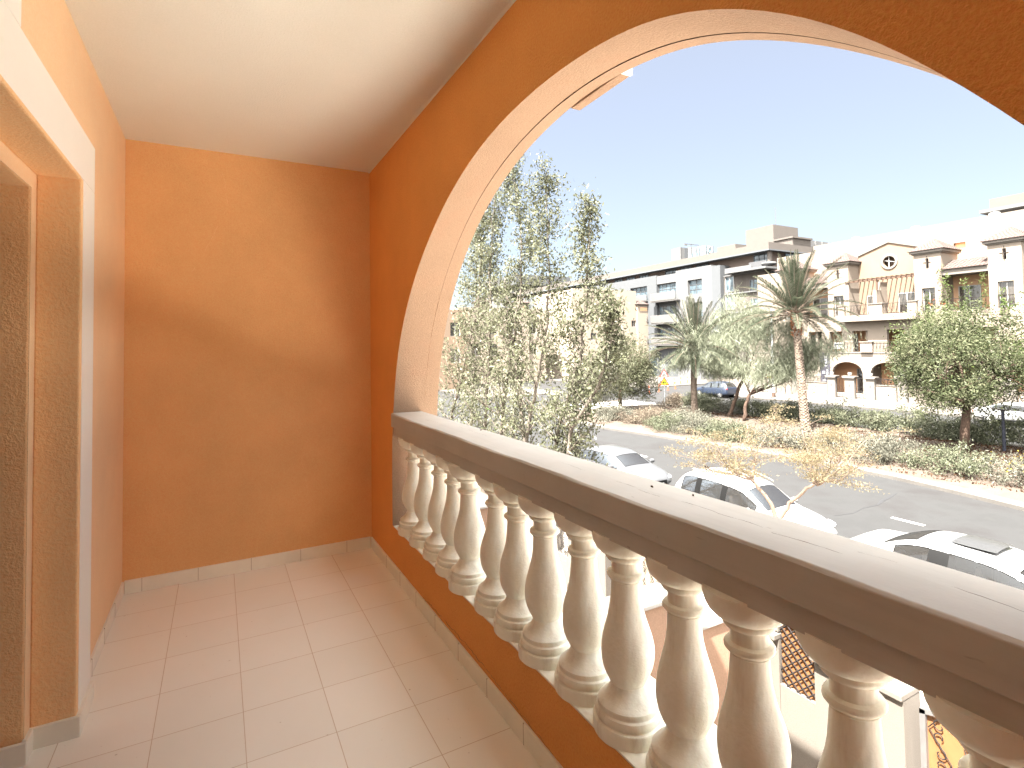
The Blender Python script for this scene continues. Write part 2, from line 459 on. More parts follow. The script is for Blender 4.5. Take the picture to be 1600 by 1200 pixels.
def leaves(name, C, size, width, mat, parent=None, bias=None, droop=0., tone=None, sj=.35, up=.0):
    """one folded-free diamond leaf per centre, random orientation"""
    n = len(C); A = unit(rng.normal(size=(n, 3))+(0 if bias is None else bias))
    A[:, 2] -= droop; A = unit(A)
    B = rng.normal(size=(n, 3)); B[:, 2] *= (1-up)
    B = unit(np.cross(A, B)); L = size*(1+sj*rng.normal(size=(n, 1)).clip(-2, 2)); Wd = L*width
    V = np.stack([C-A*L*.5, C+B*Wd*.5, C+A*L*.5, C-B*Wd*.5], 1).reshape(-1, 3)
    F = np.arange(4*n).reshape(n, 4)
    if tone is None: tone = rng.random(n)
    return np_mesh(name, V, F, mat, parent, tone)

# ================================================================ balcony
FZ = 4.13; CZ = 6.839; XW = 0.967; XM = 1.17; XO = 1.26; YB = 3.955; YE = -1.35; XL = -.4975
# floor and ceiling of the balcony
tag(MB().box(-1.6, XW, YE, YB, FZ-.18, FZ).build('floor', 'floor_tile'), 'pale beige square tiles of the balcony floor with thin dark joints', kind='structure')
def ceil():
    m = MB(); n = 60
    # slightly wavy hand-plastered edges
    m.box(-1.6, XO, YE-.15, YB+.15, CZ, CZ+.2)
    for k in range(n):
        y0 = YE+(YB-YE)*k/n; y1 = YE+(YB-YE)*(k+1)/n
        a0 = .004+.004*math.sin(y0*5.1)+.003*math.sin(y0*13.7+1); a1 = .004+.004*math.sin(y1*5.1)+.003*math.sin(y1*13.7+1)
        m.add([(XW, y0, CZ-.001), (XW, y1, CZ-.001), (XW-a1*1.6-.004, y1, CZ-.001), (XW-a0*1.6-.004, y0, CZ-.001),
               (XW, y0, CZ-.006), (XW, y1, CZ-.006), (XW-.001, y1, CZ-.006), (XW-.001, y0, CZ-.006)],
              [(0, 1, 2, 3), (3, 2, 6, 7), (7, 6, 5, 4)])
    return m
tag(ceil().build('ceiling', 'ceiling_paint'), 'cream textured plaster ceiling of the balcony', kind='structure')
# back wall
t = MB().box(-1.6, 1.26, YB, YB+.2, 4.04, CZ+.001).build('back_wall', 'orange_wall_far_lit')
tag(t, 'plain burnt orange plastered wall closing the far end of the balcony', 'wall')
def skirt(runs, parent, joints):
    m = MB(); T = .0105; h = .076
    for (x0, x1, y0, y1) in runs: m.box(x0, x1, y0, y1, FZ-.001, FZ+h)
    o = m.build('skirting', 'skirting_tile', parent, bevel=.004)
    j = MB()
    for b in joints: j.box(*b)
    if joints: j.build('skirting_joint', 'skirting_joint', o)
T = .0105; h = .0762
skirt([(XL+T, XW-T, YB-T, YB+.01)], t, [(x-.0009, x+.0009, YB-T-.0006, YB-T+.003, FZ, FZ+h+.0004) for x in (-.40, -.11, .187, .487, .79)])
# hairline crack on the far wall
def crack(pts, rad, name, parent, mat='crack', n=5):
    out = []
    r0 = random.Random(len(pts)*7+int(abs(pts[0][1])*100))
    for i in range(len(pts)-1):
        a = Vector(pts[i]); b = Vector(pts[i+1]); k = max(2, int((b-a).length/.02))
        for q in range(k):
            p = a.lerp(b, q/k); out.append(p+Vector([r0.gauss(0, .0022) for _ in range(3)]))
    out.append(Vector(pts[-1]))
    return MB().tube(out, [rad*(.4+.9*r0.random()) for _ in out], 4).build(name, mat, parent)
crack([(.55, YB, 5.0), (.50, YB, 4.8), (.53, YB, 4.6)], .0007, 'hairline_crack', t, 'orange_rough')
crack([(.02, YB, 6.72), (.05, YB, 6.5), (-.08, YB, 6.18), (-.2, YB, 5.95)], .0009, 'hairline_crack', t, 'orange_rough')
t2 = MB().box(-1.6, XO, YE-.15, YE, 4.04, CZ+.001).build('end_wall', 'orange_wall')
tag(t2, 'burnt orange plastered wall closing the near end of the balcony behind the viewer', 'wall')
# arched street-side wall : inner outline on x=XW, outer on x=XO
def radial(pts, cy=1.65, cz=4.8):
    A = sorted((math.atan2(z-cz, y-cy), math.hypot(y-cy, z-cz)) for y, z in pts)
    xs = [p[0] for p in A]; rs = [p[1] for p in A]
    g = np.linspace(0, math.pi, 181); r = np.interp(g, xs, rs)
    k = np.exp(-.5*(np.arange(-9, 10)/4.0)**2); k /= k.sum()
    r = np.convolve(np.pad(r, 9, mode='reflect', reflect_type='odd'), k, 'valid')
    return lambda a: (cy+np.interp(a, g, r)*math.cos(a), cz+np.interp(a, g, r)*math.sin(a))
inner = radial([(3.42, 4.8), (3.376, 5.165), (3.268, 5.527), (3.03, 5.85), (2.715, 6.102), (2.419, 6.267), (2.117, 6.373), (1.765, 6.432), (1.457, 6.438), (1.221, 6.418),
    (1.06, 6.388), (.947, 6.352), (.831, 6.300), (.718, 6.234), (.623, 6.168), (.541, 6.10), (.462, 6.021), (.378, 5.926), (.308, 5.838), (.16, 5.62), (.03, 5.32), (-.07, 5.0), (-.11, 4.8)])
outer = radial([(3.385, 4.8), (3.353, 5.314), (3.24, 5.644), (3.028, 5.946), (2.705, 6.229), (2.29, 6.425), (1.929, 6.505), (1.60, 6.525), (1.375, 6.503), (1.125, 6.443), (.931, 6.356),
    (.76, 6.254), (.598, 6.135), (.499, 6.047), (.378, 5.936), (.308, 5.848), (.16, 5.63), (.03, 5.33), (-.07, 5.0), (-.11, 4.8)])
N = 96
SILL = 4.43
def curve(fn, j0, j1):
    P = [(j0, SILL)]
    for k in range(N+1):
        a = math.pi*k/N; P.append(fn(a))
    P.append((j1, SILL)); return P
Pi = curve(inner, 3.420, -.12); Po = curve(outer, 3.385, -.105)
Pm = [(a[0]*.3+b[0]*.7, a[1]*.3+b[1]*.7) for a, b in zip(Pi, Po)]
def arch_face(m, P, x, y0, y1, z1, zlow):
    # fan between curve and rectangle boundary
    n = len(P); Q = []
    for i, (y, z) in enumerate(P):
        if i == 0: Q.append((y0, z))
        elif i == n-1: Q.append((y1, z))
        else:
            a = math.pi*(i-1)/N
            # project outwards to the rectangle
            cy, cz = 1.65, 4.8; dy, dz = math.cos(a), math.sin(a)
            ty = ((y0-cy)/dy if dy > 1e-6 else ((y1-cy)/dy if dy < -1e-6 else 1e9)); tz = (z1-cz)/dz if dz > 1e-6 else 1e9
            tt = min(ty, tz); Q.append((cy+dy*tt, cz+dz*tt))
    o = len(m.v); vs = [(x, *p) for p in P]+[(x, *q) for q in Q]
    fs = []
    for i in range(n-1): fs.append((i, i+1, n+i+1, n+i))
    m.add(vs, fs)
    # corner patches
    for (cy_, i0) in ((y0, None), (y1, None)):
        best = [i for i in range(n-1) if (abs(Q[i][0]-cy_) < 1e-6) != (abs(Q[i+1][0]-cy_) < 1e-6)]
        for i in best:
            m.add([(x, *Q[i]), (x, *Q[i+1]), (x, cy_, z1)], [(0, 1, 2)])
    # below sill
    m.add([(x, y0, zlow), (x, y1, zlow), (x, y1, SILL), (x, P[-1][0], SILL), (x, P[0][0], SILL), (x, y0, SILL)], [(0, 1, 2, 3, 4, 5)])
m = MB(); arch_face(m, Pi, XW, YB, YE, CZ+.001, 4.04)
aw = m.build('arched_wall', 'orange_wall')
tag(aw, 'burnt orange wall of the balcony pierced by one wide round arch above the balustrade', 'wall')
def band(P, Q, xa, xb, nm, mat, rows=1):
    m = MB(); n = len(P)
    for r in range(rows):
        f0 = r/rows; f1 = (r+1)/rows
        for i in range(n-1):
            def pt(f, j): return (xa+(xb-xa)*f, P[j][0]*(1-f)+Q[j][0]*f, P[j][1]*(1-f)+Q[j][1]*f)
            m.quad(pt(f0, i), pt(f0, i+1), pt(f1, i+1), pt(f1, i))
    return m.build(nm, mat, aw, smooth=True)
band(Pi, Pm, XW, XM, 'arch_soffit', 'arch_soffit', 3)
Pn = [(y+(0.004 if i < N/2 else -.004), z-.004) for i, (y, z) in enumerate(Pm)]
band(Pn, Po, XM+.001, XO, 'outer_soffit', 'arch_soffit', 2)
cr = [(XM-.001, Pm[i][0]-.001, Pm[i][1]-.001) for i in range(8, 60)]
crack(cr[:14], .0007, 'soffit_crack', aw, 'soffit_seam'); crack(cr[36:52], .0007, 'soffit_crack', aw, 'soffit_seam')
crack([(1.13, 2.10, 6.46), (1.135, 2.0, 6.478), (1.13, 1.92, 6.486)], .003, 'soffit_crack', aw)
crack([(.962, 3.10, 4.17), (.964, 2.75, 4.22), (.966, 2.2, 4.235), (.966, 1.7, 4.215), (.966, 1.15, 4.20)], .0008, 'plaster_crack', aw, 'soffit_seam')
m = MB(); arch_face(m, Po, XO, YB+4.4, YE-.15, 9.3, 0.1)
m.build('street_face', 'peach_facade', aw)
# outer keystone
MB().prism([(1.80, 6.5165), (1.495, 6.520), (1.47, 7.0), (1.83, 7.0)], 'x', XO+.001, XO+.045).build('keystone', 'arch_soffit', aw, bevel=.003)
MB().prism([(1.492, 6.521), (1.478, 6.521), (1.455, 7.0), (1.469, 7.0)], 'x', XO+.006, XO+.047).build('keystone_side', 'white_trim', aw)
# white sill under the balusters
skirt([(XW-T, XW+.01, YE, YB-T)], aw, [(XW-T-.0006, XW-T+.003, y-.0009, y+.0009, FZ, FZ+h+.0004) for y in [3.533-.3*k for k in range(17)]])
# balustrade
bal = empty('balustrade', (1.055, 1.65, SILL), 'cream stone balustrade with a thick weathered handrail across the arch', 'balustrade')
MB().box(XW+.0015, XO+.02, -.10, 3.40, SILL-.02, SILL+.004).build('base_slab', 'baluster_stone', bal)
m = MB()
def wob(y, s_): return .0014*math.sin(y*7.3+s_)+.0009*math.sin(y*23+s_*2)
def railsec(y):
    return [(.967, 5.000), (.967, 5.052), (.950+wob(y, 1), 5.060), (.948+wob(y, 2), 5.136), (.954, 5.1425+wob(y, 3)), (1.05, 5.144+wob(y, 4)), (1.148, 5.1425), (1.154, 5.136), (1.153, 5.060), (1.138, 5.052), (1.138, 5.000)]
ys = [-.115+i*(3.375+.115)/60 for i in range(61)]
vs = []; fs = []; n = 11
for y in ys: vs += [(x, y, z) for x, z in railsec(y)]
for i in range(60):
    for k in range(n): fs.append((i*n+k, i*n+(k+1) % n, (i+1)*n+(k+1) % n, (i+1)*n+k))
fs += [tuple(range(n-1, -1, -1)), tuple(60*n+k for k in range(n))]
m.add(vs, fs)
rail = m.build('handrail', 'rail_stone', bal, bevel=.002)
# cracks, chips and dry leaf bits on the rail top
def rcrack(x, y0, y1, r0, seed):
    rr = random.Random(seed); pts = []; y = y0; xx = x; x_0 = x
    while y < y1:
        pts.append((xx+.004*math.sin(y*19+seed)+.002*math.sin(y*47), y, 5.1445)); y += .012+.01*rr.random(); xx += rr.gauss(0, .0030)*.6
    if len(pts) > 3: MB().tube(pts, [r0*.7*(.1+rr.random()) for _ in pts], 4).build('rail_crack', 'crack', rail)
rcrack(1.052, .30, .78, .0005, 1); rcrack(1.055, .80, 1.05, .0004, 2); rcrack(1.035, 1.1, 1.6, .0004, 3)
rcrack(1.075, 2.2, 2.6, .0003, 4); rcrack(1.04, 2.8, 3.15, .0004, 5); rcrack(1.09, .55, .62, .0005, 6)
def chip(x, y, a, l, w):
    c, s_ = math.cos(a), math.sin(a)
    P = [(-l, -w*.2), (-l*.3, -w), (l*.6, -w*.7), (l, w*.1), (l*.3, w), (-l*.5, w*.6)]
    o = MB().prism([(x+px*c-py*s_, y+px*s_+py*c) for px, py in P], 'z', 5.1435, 5.1475).build('leaf_fragment', 'mark')
    return tag(o, None, 'debris', 'dry leaf fragments on the handrail')
for i, (x, y, a, l, w, lb) in enumerate([(1.085, 1.185, 1.3, .007, .003, 'small dark dry leaf fragment lying on the handrail near its middle'), (1.115, 1.06, 1.1, .005, .002, 'tiny pale brown speck of dry leaf lying toward the outer edge of the handrail'), (1.125, 2.42, .5, .006, .004, 'dark speck of dry leaf on the far part of the handrail, near the left end')]):
    o = chip(x, y, a, l, w); o['label'] = lb
prof = [(.101, 0), (.1045, .004), (.105, .037), (.102, .042), (.094, .0435), (.0935, .046), (.0965, .051), (.097, .060), (.0945, .068), (.0885, .0715), (.0875, .075), (.0885, .080), (.0875, .087), (.082, .091), (.073, .0965), (.065, .104), (.058, .113), (.0525, .124), (.0495, .133), (.0490, .137), (.0520, .1395), (.0565, .149), (.0640, .163), (.0710, .182), (.0750, .203), (.0762, .222), (.0752, .243), (.0715, .265), (.0652, .287), (.0575, .311), (.0512, .335), (.0467, .360), (.0435, .390), (.0415, .418), (.0412, .4265), (.0435, .4285), (.0415, .4305), (.0415, .434), (.0500, .437), (.0540, .442), (.0543, .447), (.0510, .4525), (.0415, .4555), (.0405, .459), (.0405, .478), (.0415, .487), (.0470, .4885), (.0530, .491), (.0570, .497), (.0575, .503), (.0555, .5065), (.0600, .508), (.073, .515), (.0855, .527), (.094, .543), (.0985, .560), (.099, .576)]
bm0 = MB().lathe([(r, z+SILL) for r, z in prof], (0, 0, 0), 44)
proto = bm0.build('baluster', 'baluster_stone', None, smooth='auto')
def jitter(me, seed):
    r0 = np.random.default_rng(seed); n = len(me.vertices); co = np.empty(n*3, np.float32); me.vertices.foreach_get('co', co); co = co.reshape(-1, 3)
    ph = r0.random(6)*6.28
    a = np.arctan2(co[:, 1], co[:, 0]); z = co[:, 2]
    k = 1+.010*np.sin(2*a+ph[0]+z*9)+.007*np.sin(3*a+ph[1]-z*17)+.006*np.sin(z*60+ph[2])+.004*np.sin(5*a+z*31+ph[3])
    co[:, 0] *= k; co[:, 1] *= k; me.vertices.foreach_set('co', co.ravel()); me.update()
for k in range(17):
    y = 3.235-.2186*k
    if y < -.06: break
    o = proto if k == 0 else proto.copy()
    if k: o.data = proto.data.copy(); COL.objects.link(o)
    jitter(o.data, k)
    o.parent = bal; o.matrix_parent_inverse = Matrix.Translation(-Vector(bal.location))
    o.location = (1.055+random.gauss(0, .0015), y, 0); o.rotation_euler = (random.gauss(0, .002), random.gauss(0, .002), random.random()*.3)

# door-side wall (left)
m = MB()
m.box(-1.6, XL, 2.62, YB, 4.04, CZ+.001)
m.box(-1.6, XL, YE, 2.62, 6.225, CZ+.001)
m.box(-1.6, XL, YE, .35, 4.04, 6.225)
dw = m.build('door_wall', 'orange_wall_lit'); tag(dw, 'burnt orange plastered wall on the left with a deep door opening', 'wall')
# thicker frame around the door : orange rough reveal with white flat trim in front
XT = -.462
m = MB()
m.box(XL-.15+.055, XT-.012, 2.60, 2.835, 4.12, 6.41)       # core of the jamb build-up
m.build('jamb_core', 'orange_wall_far_lit', dw)
m = MB()
m.box(-.597, XT-.0015, 2.595, 2.632, 4.12, 6.225)           # first reveal
m.box(-1.0, -.597, 2.530, 2.70, 4.12, 6.225)               # second, deeper reveal
m.box(-.597, XT-.0015, .36, 2.595, 6.212, 6.26)
m.box(-1.0, -.597, .36, 2.530, 6.150, 6.26)
m.build('door_reveal', 'orange_rough', dw, bevel=.006)
m = MB()
m.box(-.5985, -.5955, 2.533, 2.5945, 4.2, 6.2115); m.box(-.5985, -.5955, .36, 2.533, 6.152, 6.2115)
m.build('reveal_edge', 'orange_wall_lit', dw)  # bright strip comes from the lightened orange
m = MB()
m.box(-.50, XT, 2.632, 2.838, 4.20, 6.223)
m.box(-.50, XT, .36, 2.838, 6.2235, 6.415)
m.box(-.50, XT, .10, 1.86, 6.4155, CZ-.001)
m.build('door_trim', 'white_trim', dw, bevel=.003)
sk = [(XL-.01, XL+T, 2.838, YB-T), (XT-.03, XT+.014, 2.598, 2.838), (-.60, XT+.0135, 2.583, 2.5975), (-.60, -.5815, 2.518, 2.5832), (-1.0, -.5815, 2.503, 2.5178)]
skirt(sk, dw, [(XL+T-.003, XL+T+.0006, y-.0009, y+.0009, FZ, FZ+h+.0004) for y in (3.63, 3.33, 3.03)])
# sliding door deep in the opening
sd_ = empty('sliding_door', (-.93, 1.4, FZ), 'white framed glass sliding door deep inside the left opening, mostly out of frame', 'door')
m = MB()
for y0, y1 in ((.36, .43), (1.42, 1.50), (2.45, 2.53)): m.box(-.96, -.90, y0, y1, FZ, 6.15)
m.box(-.96, -.90, .43, 2.45, FZ, FZ+.07); m.box(-.96, -.90, .43, 2.45, 6.08, 6.15)
m.build('frame', 'window_white', sd_, bevel=.004)
MB().box(-.94, -.93, .43, 2.45, FZ+.07, 6.08).build('pane', 'window_glass', sd_)

# the rest of our own building around the balcony
ob = empty('apartment_building', (-3.5, 3, 0), 'peach coloured apartment building that holds the arched balcony', 'building')
m = MB()
m.box(-8, XO-.30, YE-.15, YB+4.4, 0.1, 3.93); m.box(-8, XO-.30, YE-.15, YB+4.4, CZ+.21, 9.3)
m.box(-8, -1.62, YE-.15, YB+4.4, 3.95, CZ+.19)
m.box(-1.6, XO-.30, YB+.21, YB+4.4, 3.95, CZ+.19)
m.build('wall', 'peach_facade', ob)
MB().box(-8.2, XO+.05, YE-.3, YB+4.6, 9.31, 9.5).build('roof', 'cream_light', ob)

# ================================================================ ground, roads
def sheet(name, poly, z, mat, label, th=None):
    m = MB()
    if th: m.prism(poly, 'z', z-th, z)
    else: m.add([(x, y, z) for x, y in poly], [tuple(range(len(poly)))])
    o = m.build(name, mat); return tag(o, label, kind='structure')
g = MB(); g.quad((-3000, -3000, -.03), (3000, -3000, -.03), (3000, 3000, -.03), (-3000, 3000, -.03))
tag(g.build('ground', 'desert_ground'), 'pale sandy ground stretching away between the buildings', kind='structure')
sheet('road', [(12.3, -60), (24.6, -60), (24.6, 140), (12.3, 140)], 0.0, 'asphalt', 'grey dusty asphalt road where the white cars are parked')
sheet('far_road', [(35.9, -60), (46.4, -60), (46.4, 140), (35.9, 140)], 0.0, 'asphalt', 'grey asphalt road on the far side of the planted median')
sheet('cross_road', [(-60, 43.5), (62, 43.5), (62, 52.5), (-60, 52.5)], 0.004, 'asphalt', 'grey asphalt side road crossing beyond the median')
sheet('pavement', [(6.25, -60), (12.3, -60), (12.3, 43.4), (6.25, 43.4)], .14, 'pink_paver', 'pink brick paved pavement in front of the yards', .3)
sheet('kerb', [(12.3, -60), (12.48, -60), (12.48, 43.4), (12.3, 43.4)], .144, 'kerb_stone', 'pale concrete kerb beside the parked cars', .3)
sheet('far_pavement', [(46.58, -60), (60, -60), (60, 43.4), (46.58, 43.4)], .14, 'pavement_paver', 'pale paved pavement in front of the cream villas', .3)
sheet('far_kerb', [(46.4, -60), (46.58, -60), (46.58, 43.4), (46.4, 43.4)], .144, 'kerb_stone', 'pale kerb of the pavement below the cream villas', .3)
sheet('corner_pavement', [(46.6, 52.6), (110, 52.6), (110, 140), (46.6, 140)], .12, 'paving', 'bright paved corner beyond the side road', .3)
sheet('side_pavement', [(24.8, 52.6), (35.7, 52.6), (35.7, 140), (24.8, 140)], .12, 'paving', 'pale paved strip beyond the side road', .3)
sheet('near_corner_pavement', [(-60, 52.6), (12.1, 52.6), (12.1, 140), (-60, 140)], .12, 'paving', 'pale paved ground left of the road beyond the side road', .3)
# planted median : kerb line on the near side follows a soft curve
K = [(-60, 22.3), (-20, 22.3), (0, 22.4), (7.7, 22.75), (9.7, 23.25), (12, 23.7), (14.6, 23.85), (17.6, 23.6), (19.3, 23.45), (21.2, 23.2), (23.5, 23.0), (25.9, 22.75), (28.3, 22.4), (31, 22.2), (34, 22.6), (36, 24.0), (37.2, 26.5)]
KF = [(37.6, 30), (37.2, 34.0), (35.8, 35.7), (33, 36.0), (20, 36.0), (-60, 36.0)]
edge = [(x, y) for y, x in K]+[(x, y) for y, x in KF]
def inset(poly, d):
    out = []
    n = len(poly); cx_ = 29.5
    for i, (x, y) in enumerate(poly):
        a = Vector(poly[i-1]); b = Vector(poly[(i+1) % n]); t_ = (b-a).normalized(); nn = Vector((t_.y, -t_.x))
        if i in (0, n-1): nn = Vector((1 if x < cx_ else -1, 0))
        out.append((x+nn.x*d, y+nn.y*d))
    return out
e1 = inset(edge, .18); e2 = inset(edge, .58)
m = MB(); n = len(edge)
def strip(m, A, B, z0, z1):
    for i in range(len(A)-1): m.quad((*A[i], z0), (*A[i+1], z0), (*B[i+1], z1), (*B[i], z1))
strip(m, edge, edge, 0.0, .13); strip(m, edge, e1, .13, .145); 
tag(m.build('median_kerb', 'kerb_stone'), 'pale kerb running along the planted median', kind='structure')
m = MB(); strip(m, e1, e2, .145, .147); tag(m.build('median_edging', 'paving'), 'strip of pale edging slabs behind the kerb of the median', kind='structure')
def median_soil():
    V = []; nx, ny = 40, 190
    yy = np.linspace(-60, 37.0, ny)
    ky = np.array([k[0] for k in K]); kx = np.array([k[1] for k in K])
    for y in yy:
        x0 = np.interp(y, ky, kx)+.5; x1 = 35.5
        if y > 34: x1 = 35.5-(y-34)**2*.4
        for i in range(nx):
            x = x0+(x1-x0)*i/(nx-1)
            edgef = min(1, (x-x0)/.8, (x1-x)/.8)
            z = .135+max(0, edgef)*(.06+.05*math.sin(x*1.7+y*.6)+.03*math.sin(x*4+y*3.1)+.02*random.random())
            V.append((x, y, z))
    V = np.array(V); F = []
    for j in range(ny-1):
        for i in range(nx-1): F.append((j*nx+i, j*nx+i+1, (j+1)*nx+i+1, (j+1)*nx+i))
    o = np_mesh('median_soil', V, np.array(F), 'sand'); o.data.polygons.foreach_set('use_smooth', [True]*len(F)); return o
tag(median_soil(), 'bare sandy soil of the planted median', kind='structure')
# markings
m = MB()
for y in np.arange(-11.6, 42, 3.0): m.box(18.46, 18.62, y, y+1.0, .001, .0045) if abs(y-8.5) > 99 else None
for y0, y1 in ((8.6, 9.5), (2.6, 3.6), (14.6, 15.6), (17.0, 17.6), (20.6, 21.6), (26.6, 27.6), (-3.4, -2.4)): m.quad((18.5, y0, .005), (18.64, y0, .005), (18.64, y1, .005), (18.5, y1, .005))
for y in np.arange(-20, 42, 4.0): m.quad((41.0, y, .005), (41.14, y, .005), (41.14, y+1.6, .005), (41.0, y+1.6, .005))
for k in range(9): m.quad((27.6+k*1.0, 38.6, .006), (28.1+k*1.0, 38.6, .006), (28.1+k*1.0, 42.4, .006), (27.6+k*1.0, 42.4, .006))
tag(m.build('road_markings', 'road_paint'), 'worn white painted dashes and crossing stripes on the road', kind='structure')
m = MB()
def smear(pts, w):
    for i in range(len(pts)-1):
        a = Vector(pts[i]); b = Vector(pts[i+1]); d = (b-a).normalized(); nn = Vector((-d.y, d.x))
        w0 = w[i]; w1 = w[i+1]
        m.quad((*(a-nn*w0), .006), (*(b-nn*w1), .006), (*(b+nn*w1), .006), (*(a+nn*w0), .006))
smear([(17.2, 10.5), (18.0, 10.35), (18.8, 10.5), (19.6, 10.45), (20.3, 10.65), (21.0, 10.75), (21.7, 10.9)], [.008, .015, .012, .03, .07, .05, .015])
smear([(21.2, 17.5), (21.8, 19.0), (22.0, 20.6)], [.008, .012, .008]); smear([(13.8, 24), (16.5, 25.4), (19, 25.1)], [.01, .014, .01])
tag(m.build('tar_patch', 'tar'), 'dark tar seams and cracks in the asphalt', kind='structure')
sheet('yard_floor', [(1.0, -6), (6.0, -6), (6.0, 26), (1.0, 26)], .30, 'yard_tile', 'tan tiled yard floor below the balcony', .4)

# ================================================================ yards in front of our building
def scrollpanel(m, plane, y0, y1, z0, z1, r=.007, s=.15):
    """rows of wrought-iron C-scrolls in the plane x=plane"""
    nz = max(1, round((z1-z0)/s)); ny = max(1, round((y1-y0)/s)); dz = (z1-z0)/nz; dy = (y1-y0)/ny
    for i in range(ny):
        for j in range(nz):
            cy, cz = y0+(i+.5)*dy, z0+(j+.5)*dz; fl = 1 if (i+j) % 2 else -1
            for e in (1, -1):
                pts = []
                for k in range(13):
                    t_ = k/12; a = math.pi*(.5+1.75*t_); rr = min(dy, dz)*.26*(1-.68*t_)
                    pts.append((plane, cy+fl*(rr*math.cos(a)), cz+e*(min(dz, dy)*.24)+e*rr*math.sin(a)*1))
                m.tube(pts, r, 4)
            m.tube([(plane, cy+fl*dy*.0, cz-dz*.5), (plane, cy-fl*dy*.42, cz), (plane, cy, cz+dz*.5)], r, 4)
YW = 6.0
def yard_wall(name, segs, label, piers=(), cat='wall'):
    o = empty(name, (YW, segs[0][0], .14), label, cat)
    m = MB()
    for y0, y1, z in segs: m.box(YW, YW+.2, y0, y1, .15, z)
    for y0, y1, z in piers: m.box(YW-.05, YW+.27, y0, y1, .15, z)
    m.build('wall', 'yard_white_sun', o)
    m = MB()
    for y0, y1, z in list(segs)+list(piers): m.box(YW-.09, YW+.31, y0-.004, y1+.004, z+.001, z+.07)
    m.build('coping', 'yard_white_sun', o, bevel=.012)
    return o
w = yard_wall('yard_wall', [(-6, 1.75, 1.93), (3.35, 3.95, 1.93), (4.40, 4.94, 1.93)], 'white plastered street wall of the yard right below the balcony', piers=[(3.0, 3.34, 1.98)])
MB().box(YW+.01, YW+.19, 3.951, 4.399, .15, 1.40).box(YW+.01, YW+.19, 3.951, 4.399, 2.16, 2.38).box(YW, YW+.2, 3.80, 3.95, 2.02, 2.38).box(YW, YW+.2, 4.40, 4.55, 2.02, 2.38).build('window_surround', 'yard_white_sun', w)
# diamond lattice window with orange sheet
lt = MB()
for k in range(-6, 7):
    for sgn in (1, -1):
        pts = []
        c0 = 4.175+k*.125
        y_a, z_a, y_b, z_b = c0-.40*sgn, 1.40, c0+.40*sgn, 2.16
        # clip to the opening
        def clip(t_): return (y_a+(y_b-y_a)*t_, z_a+(z_b-z_a)*t_)
        ts = [t_/40 for t_ in range(41) if 3.952 <= clip(t_/40)[0] <= 4.398]
        if len(ts) > 1: lt.tube([(YW+.03, *clip(ts[0])), (YW+.03, *clip(ts[-1]))], .009, 4)
lw = lt.build('lattice', 'wrought_iron', w)
MB().box(YW+.06, YW+.07, 3.951, 4.399, 1.40, 2.16).build('lattice_sheet', 'sheet_orange', w)
# our gate leaf
def gate_leaf(parent, y0, y1, z0, z1, sheet_mat, xg, frame='steel_grey', arch=.10, s=.17):
    m = MB(); n = 12; top = []
    for k in range(n+1):
        t_ = k/n; top.append((xg, y0+(y1-y0)*t_, z1-.10+arch*math.sin(math.pi*t_)))
    for a, b in zip(top[:-1], top[1:]):
        m.add([(xg-.03, a[1], a[2]-.05), (xg+.03, a[1], a[2]-.05), (xg+.03, a[1], a[2]), (xg-.03, a[1], a[2]), (xg-.03, b[1], b[2]-.05), (xg+.03, b[1], b[2]-.05), (xg+.03, b[1], b[2]), (xg-.03, b[1], b[2])],
              [(0, 1, 5, 4), (2, 3, 7, 6), (0, 4, 7, 3), (1, 2, 6, 5)])
    m.box(xg-.03, xg+.03, y0, y0+.05, z0, z1-.10); m.box(xg-.03, xg+.03, y1-.05, y1, z0, z1-.10)
    m.box(xg-.029, xg+.029, y0+.05, y1-.05, z0, z0+.05); m.box(xg-.02, xg+.02, y0+.05, y1-.05, (z0+z1)*.42, (z0+z1)*.42+.04)
    f = m.build('gate_frame', frame, parent)
    m = MB(); scrollpanel(m, xg-.012, y0+.05, y1-.05, z0+.06, z1-.12, .006, s); m.build('scrollwork', 'wrought_iron', f)
    MB().box(xg+.012, xg+.018, y0+.05, y1-.05, z0+.05, z1-.09).build('gate_sheet', sheet_mat, f)
    return f
g1 = empty('yard_gate', (YW+.1, 2.4, .15), 'curved top metal gate with iron scrolls on an orange sheet, near the bottom right', 'gate')
gate_leaf(g1, 1.93, 2.92, .30, 2.03, 'sheet_orange', YW+.10, s=.24)
# party walls between the yards
def party(name, y0, y1, runs, label, mat='pink_tan_wall'):
    o = empty(name, (1.3, y0, .3), label, 'wall')
    m = MB(); c = MB()
    for x0, x1, z in runs:
        m.box(x0, x1, y0, y1, .2, z); c.box(x0-.003, x1+.02, y0-.03, y1+.03, z+.001, z+.05)
    m.build('wall', mat, o); c.build('coping', 'coping_white_shade', o, bevel=.01); return o
party('party_wall', 4.96, 5.35, [(1.27, 4.95, 2.44), (4.96, 5.99, 1.98)], 'pink tan wall with white coping between our yard and the next one')
party('party_wall', 9.7, 9.95, [(1.27, 5.22, 2.40)], 'further pink tan wall with grey coping seen between the left balusters')
w2 = yard_wall('yard_wall', [(5.0, 5.72, 1.75), (8.05, 8.95, 1.93), (9.40, 26, 1.93)], 'white plastered street wall of the neighbouring yard', piers=[(7.72, 8.04, 2.0)])
MB().box(YW+.01, YW+.19, 8.951, 9.399, .15, 1.40).build('window_surround', 'yard_white_sun', w2)
lt = MB(); scrollpanel(lt, YW+.03, 8.95, 9.40, 1.40, 1.93, .006, .12); lt.build('lattice', 'wrought_iron', w2)
g2 = empty('yard_gate', (YW+.1, 6.9, .15), 'neighbouring gate with iron scrolls on a cream sheet and a dark latch post', 'gate')
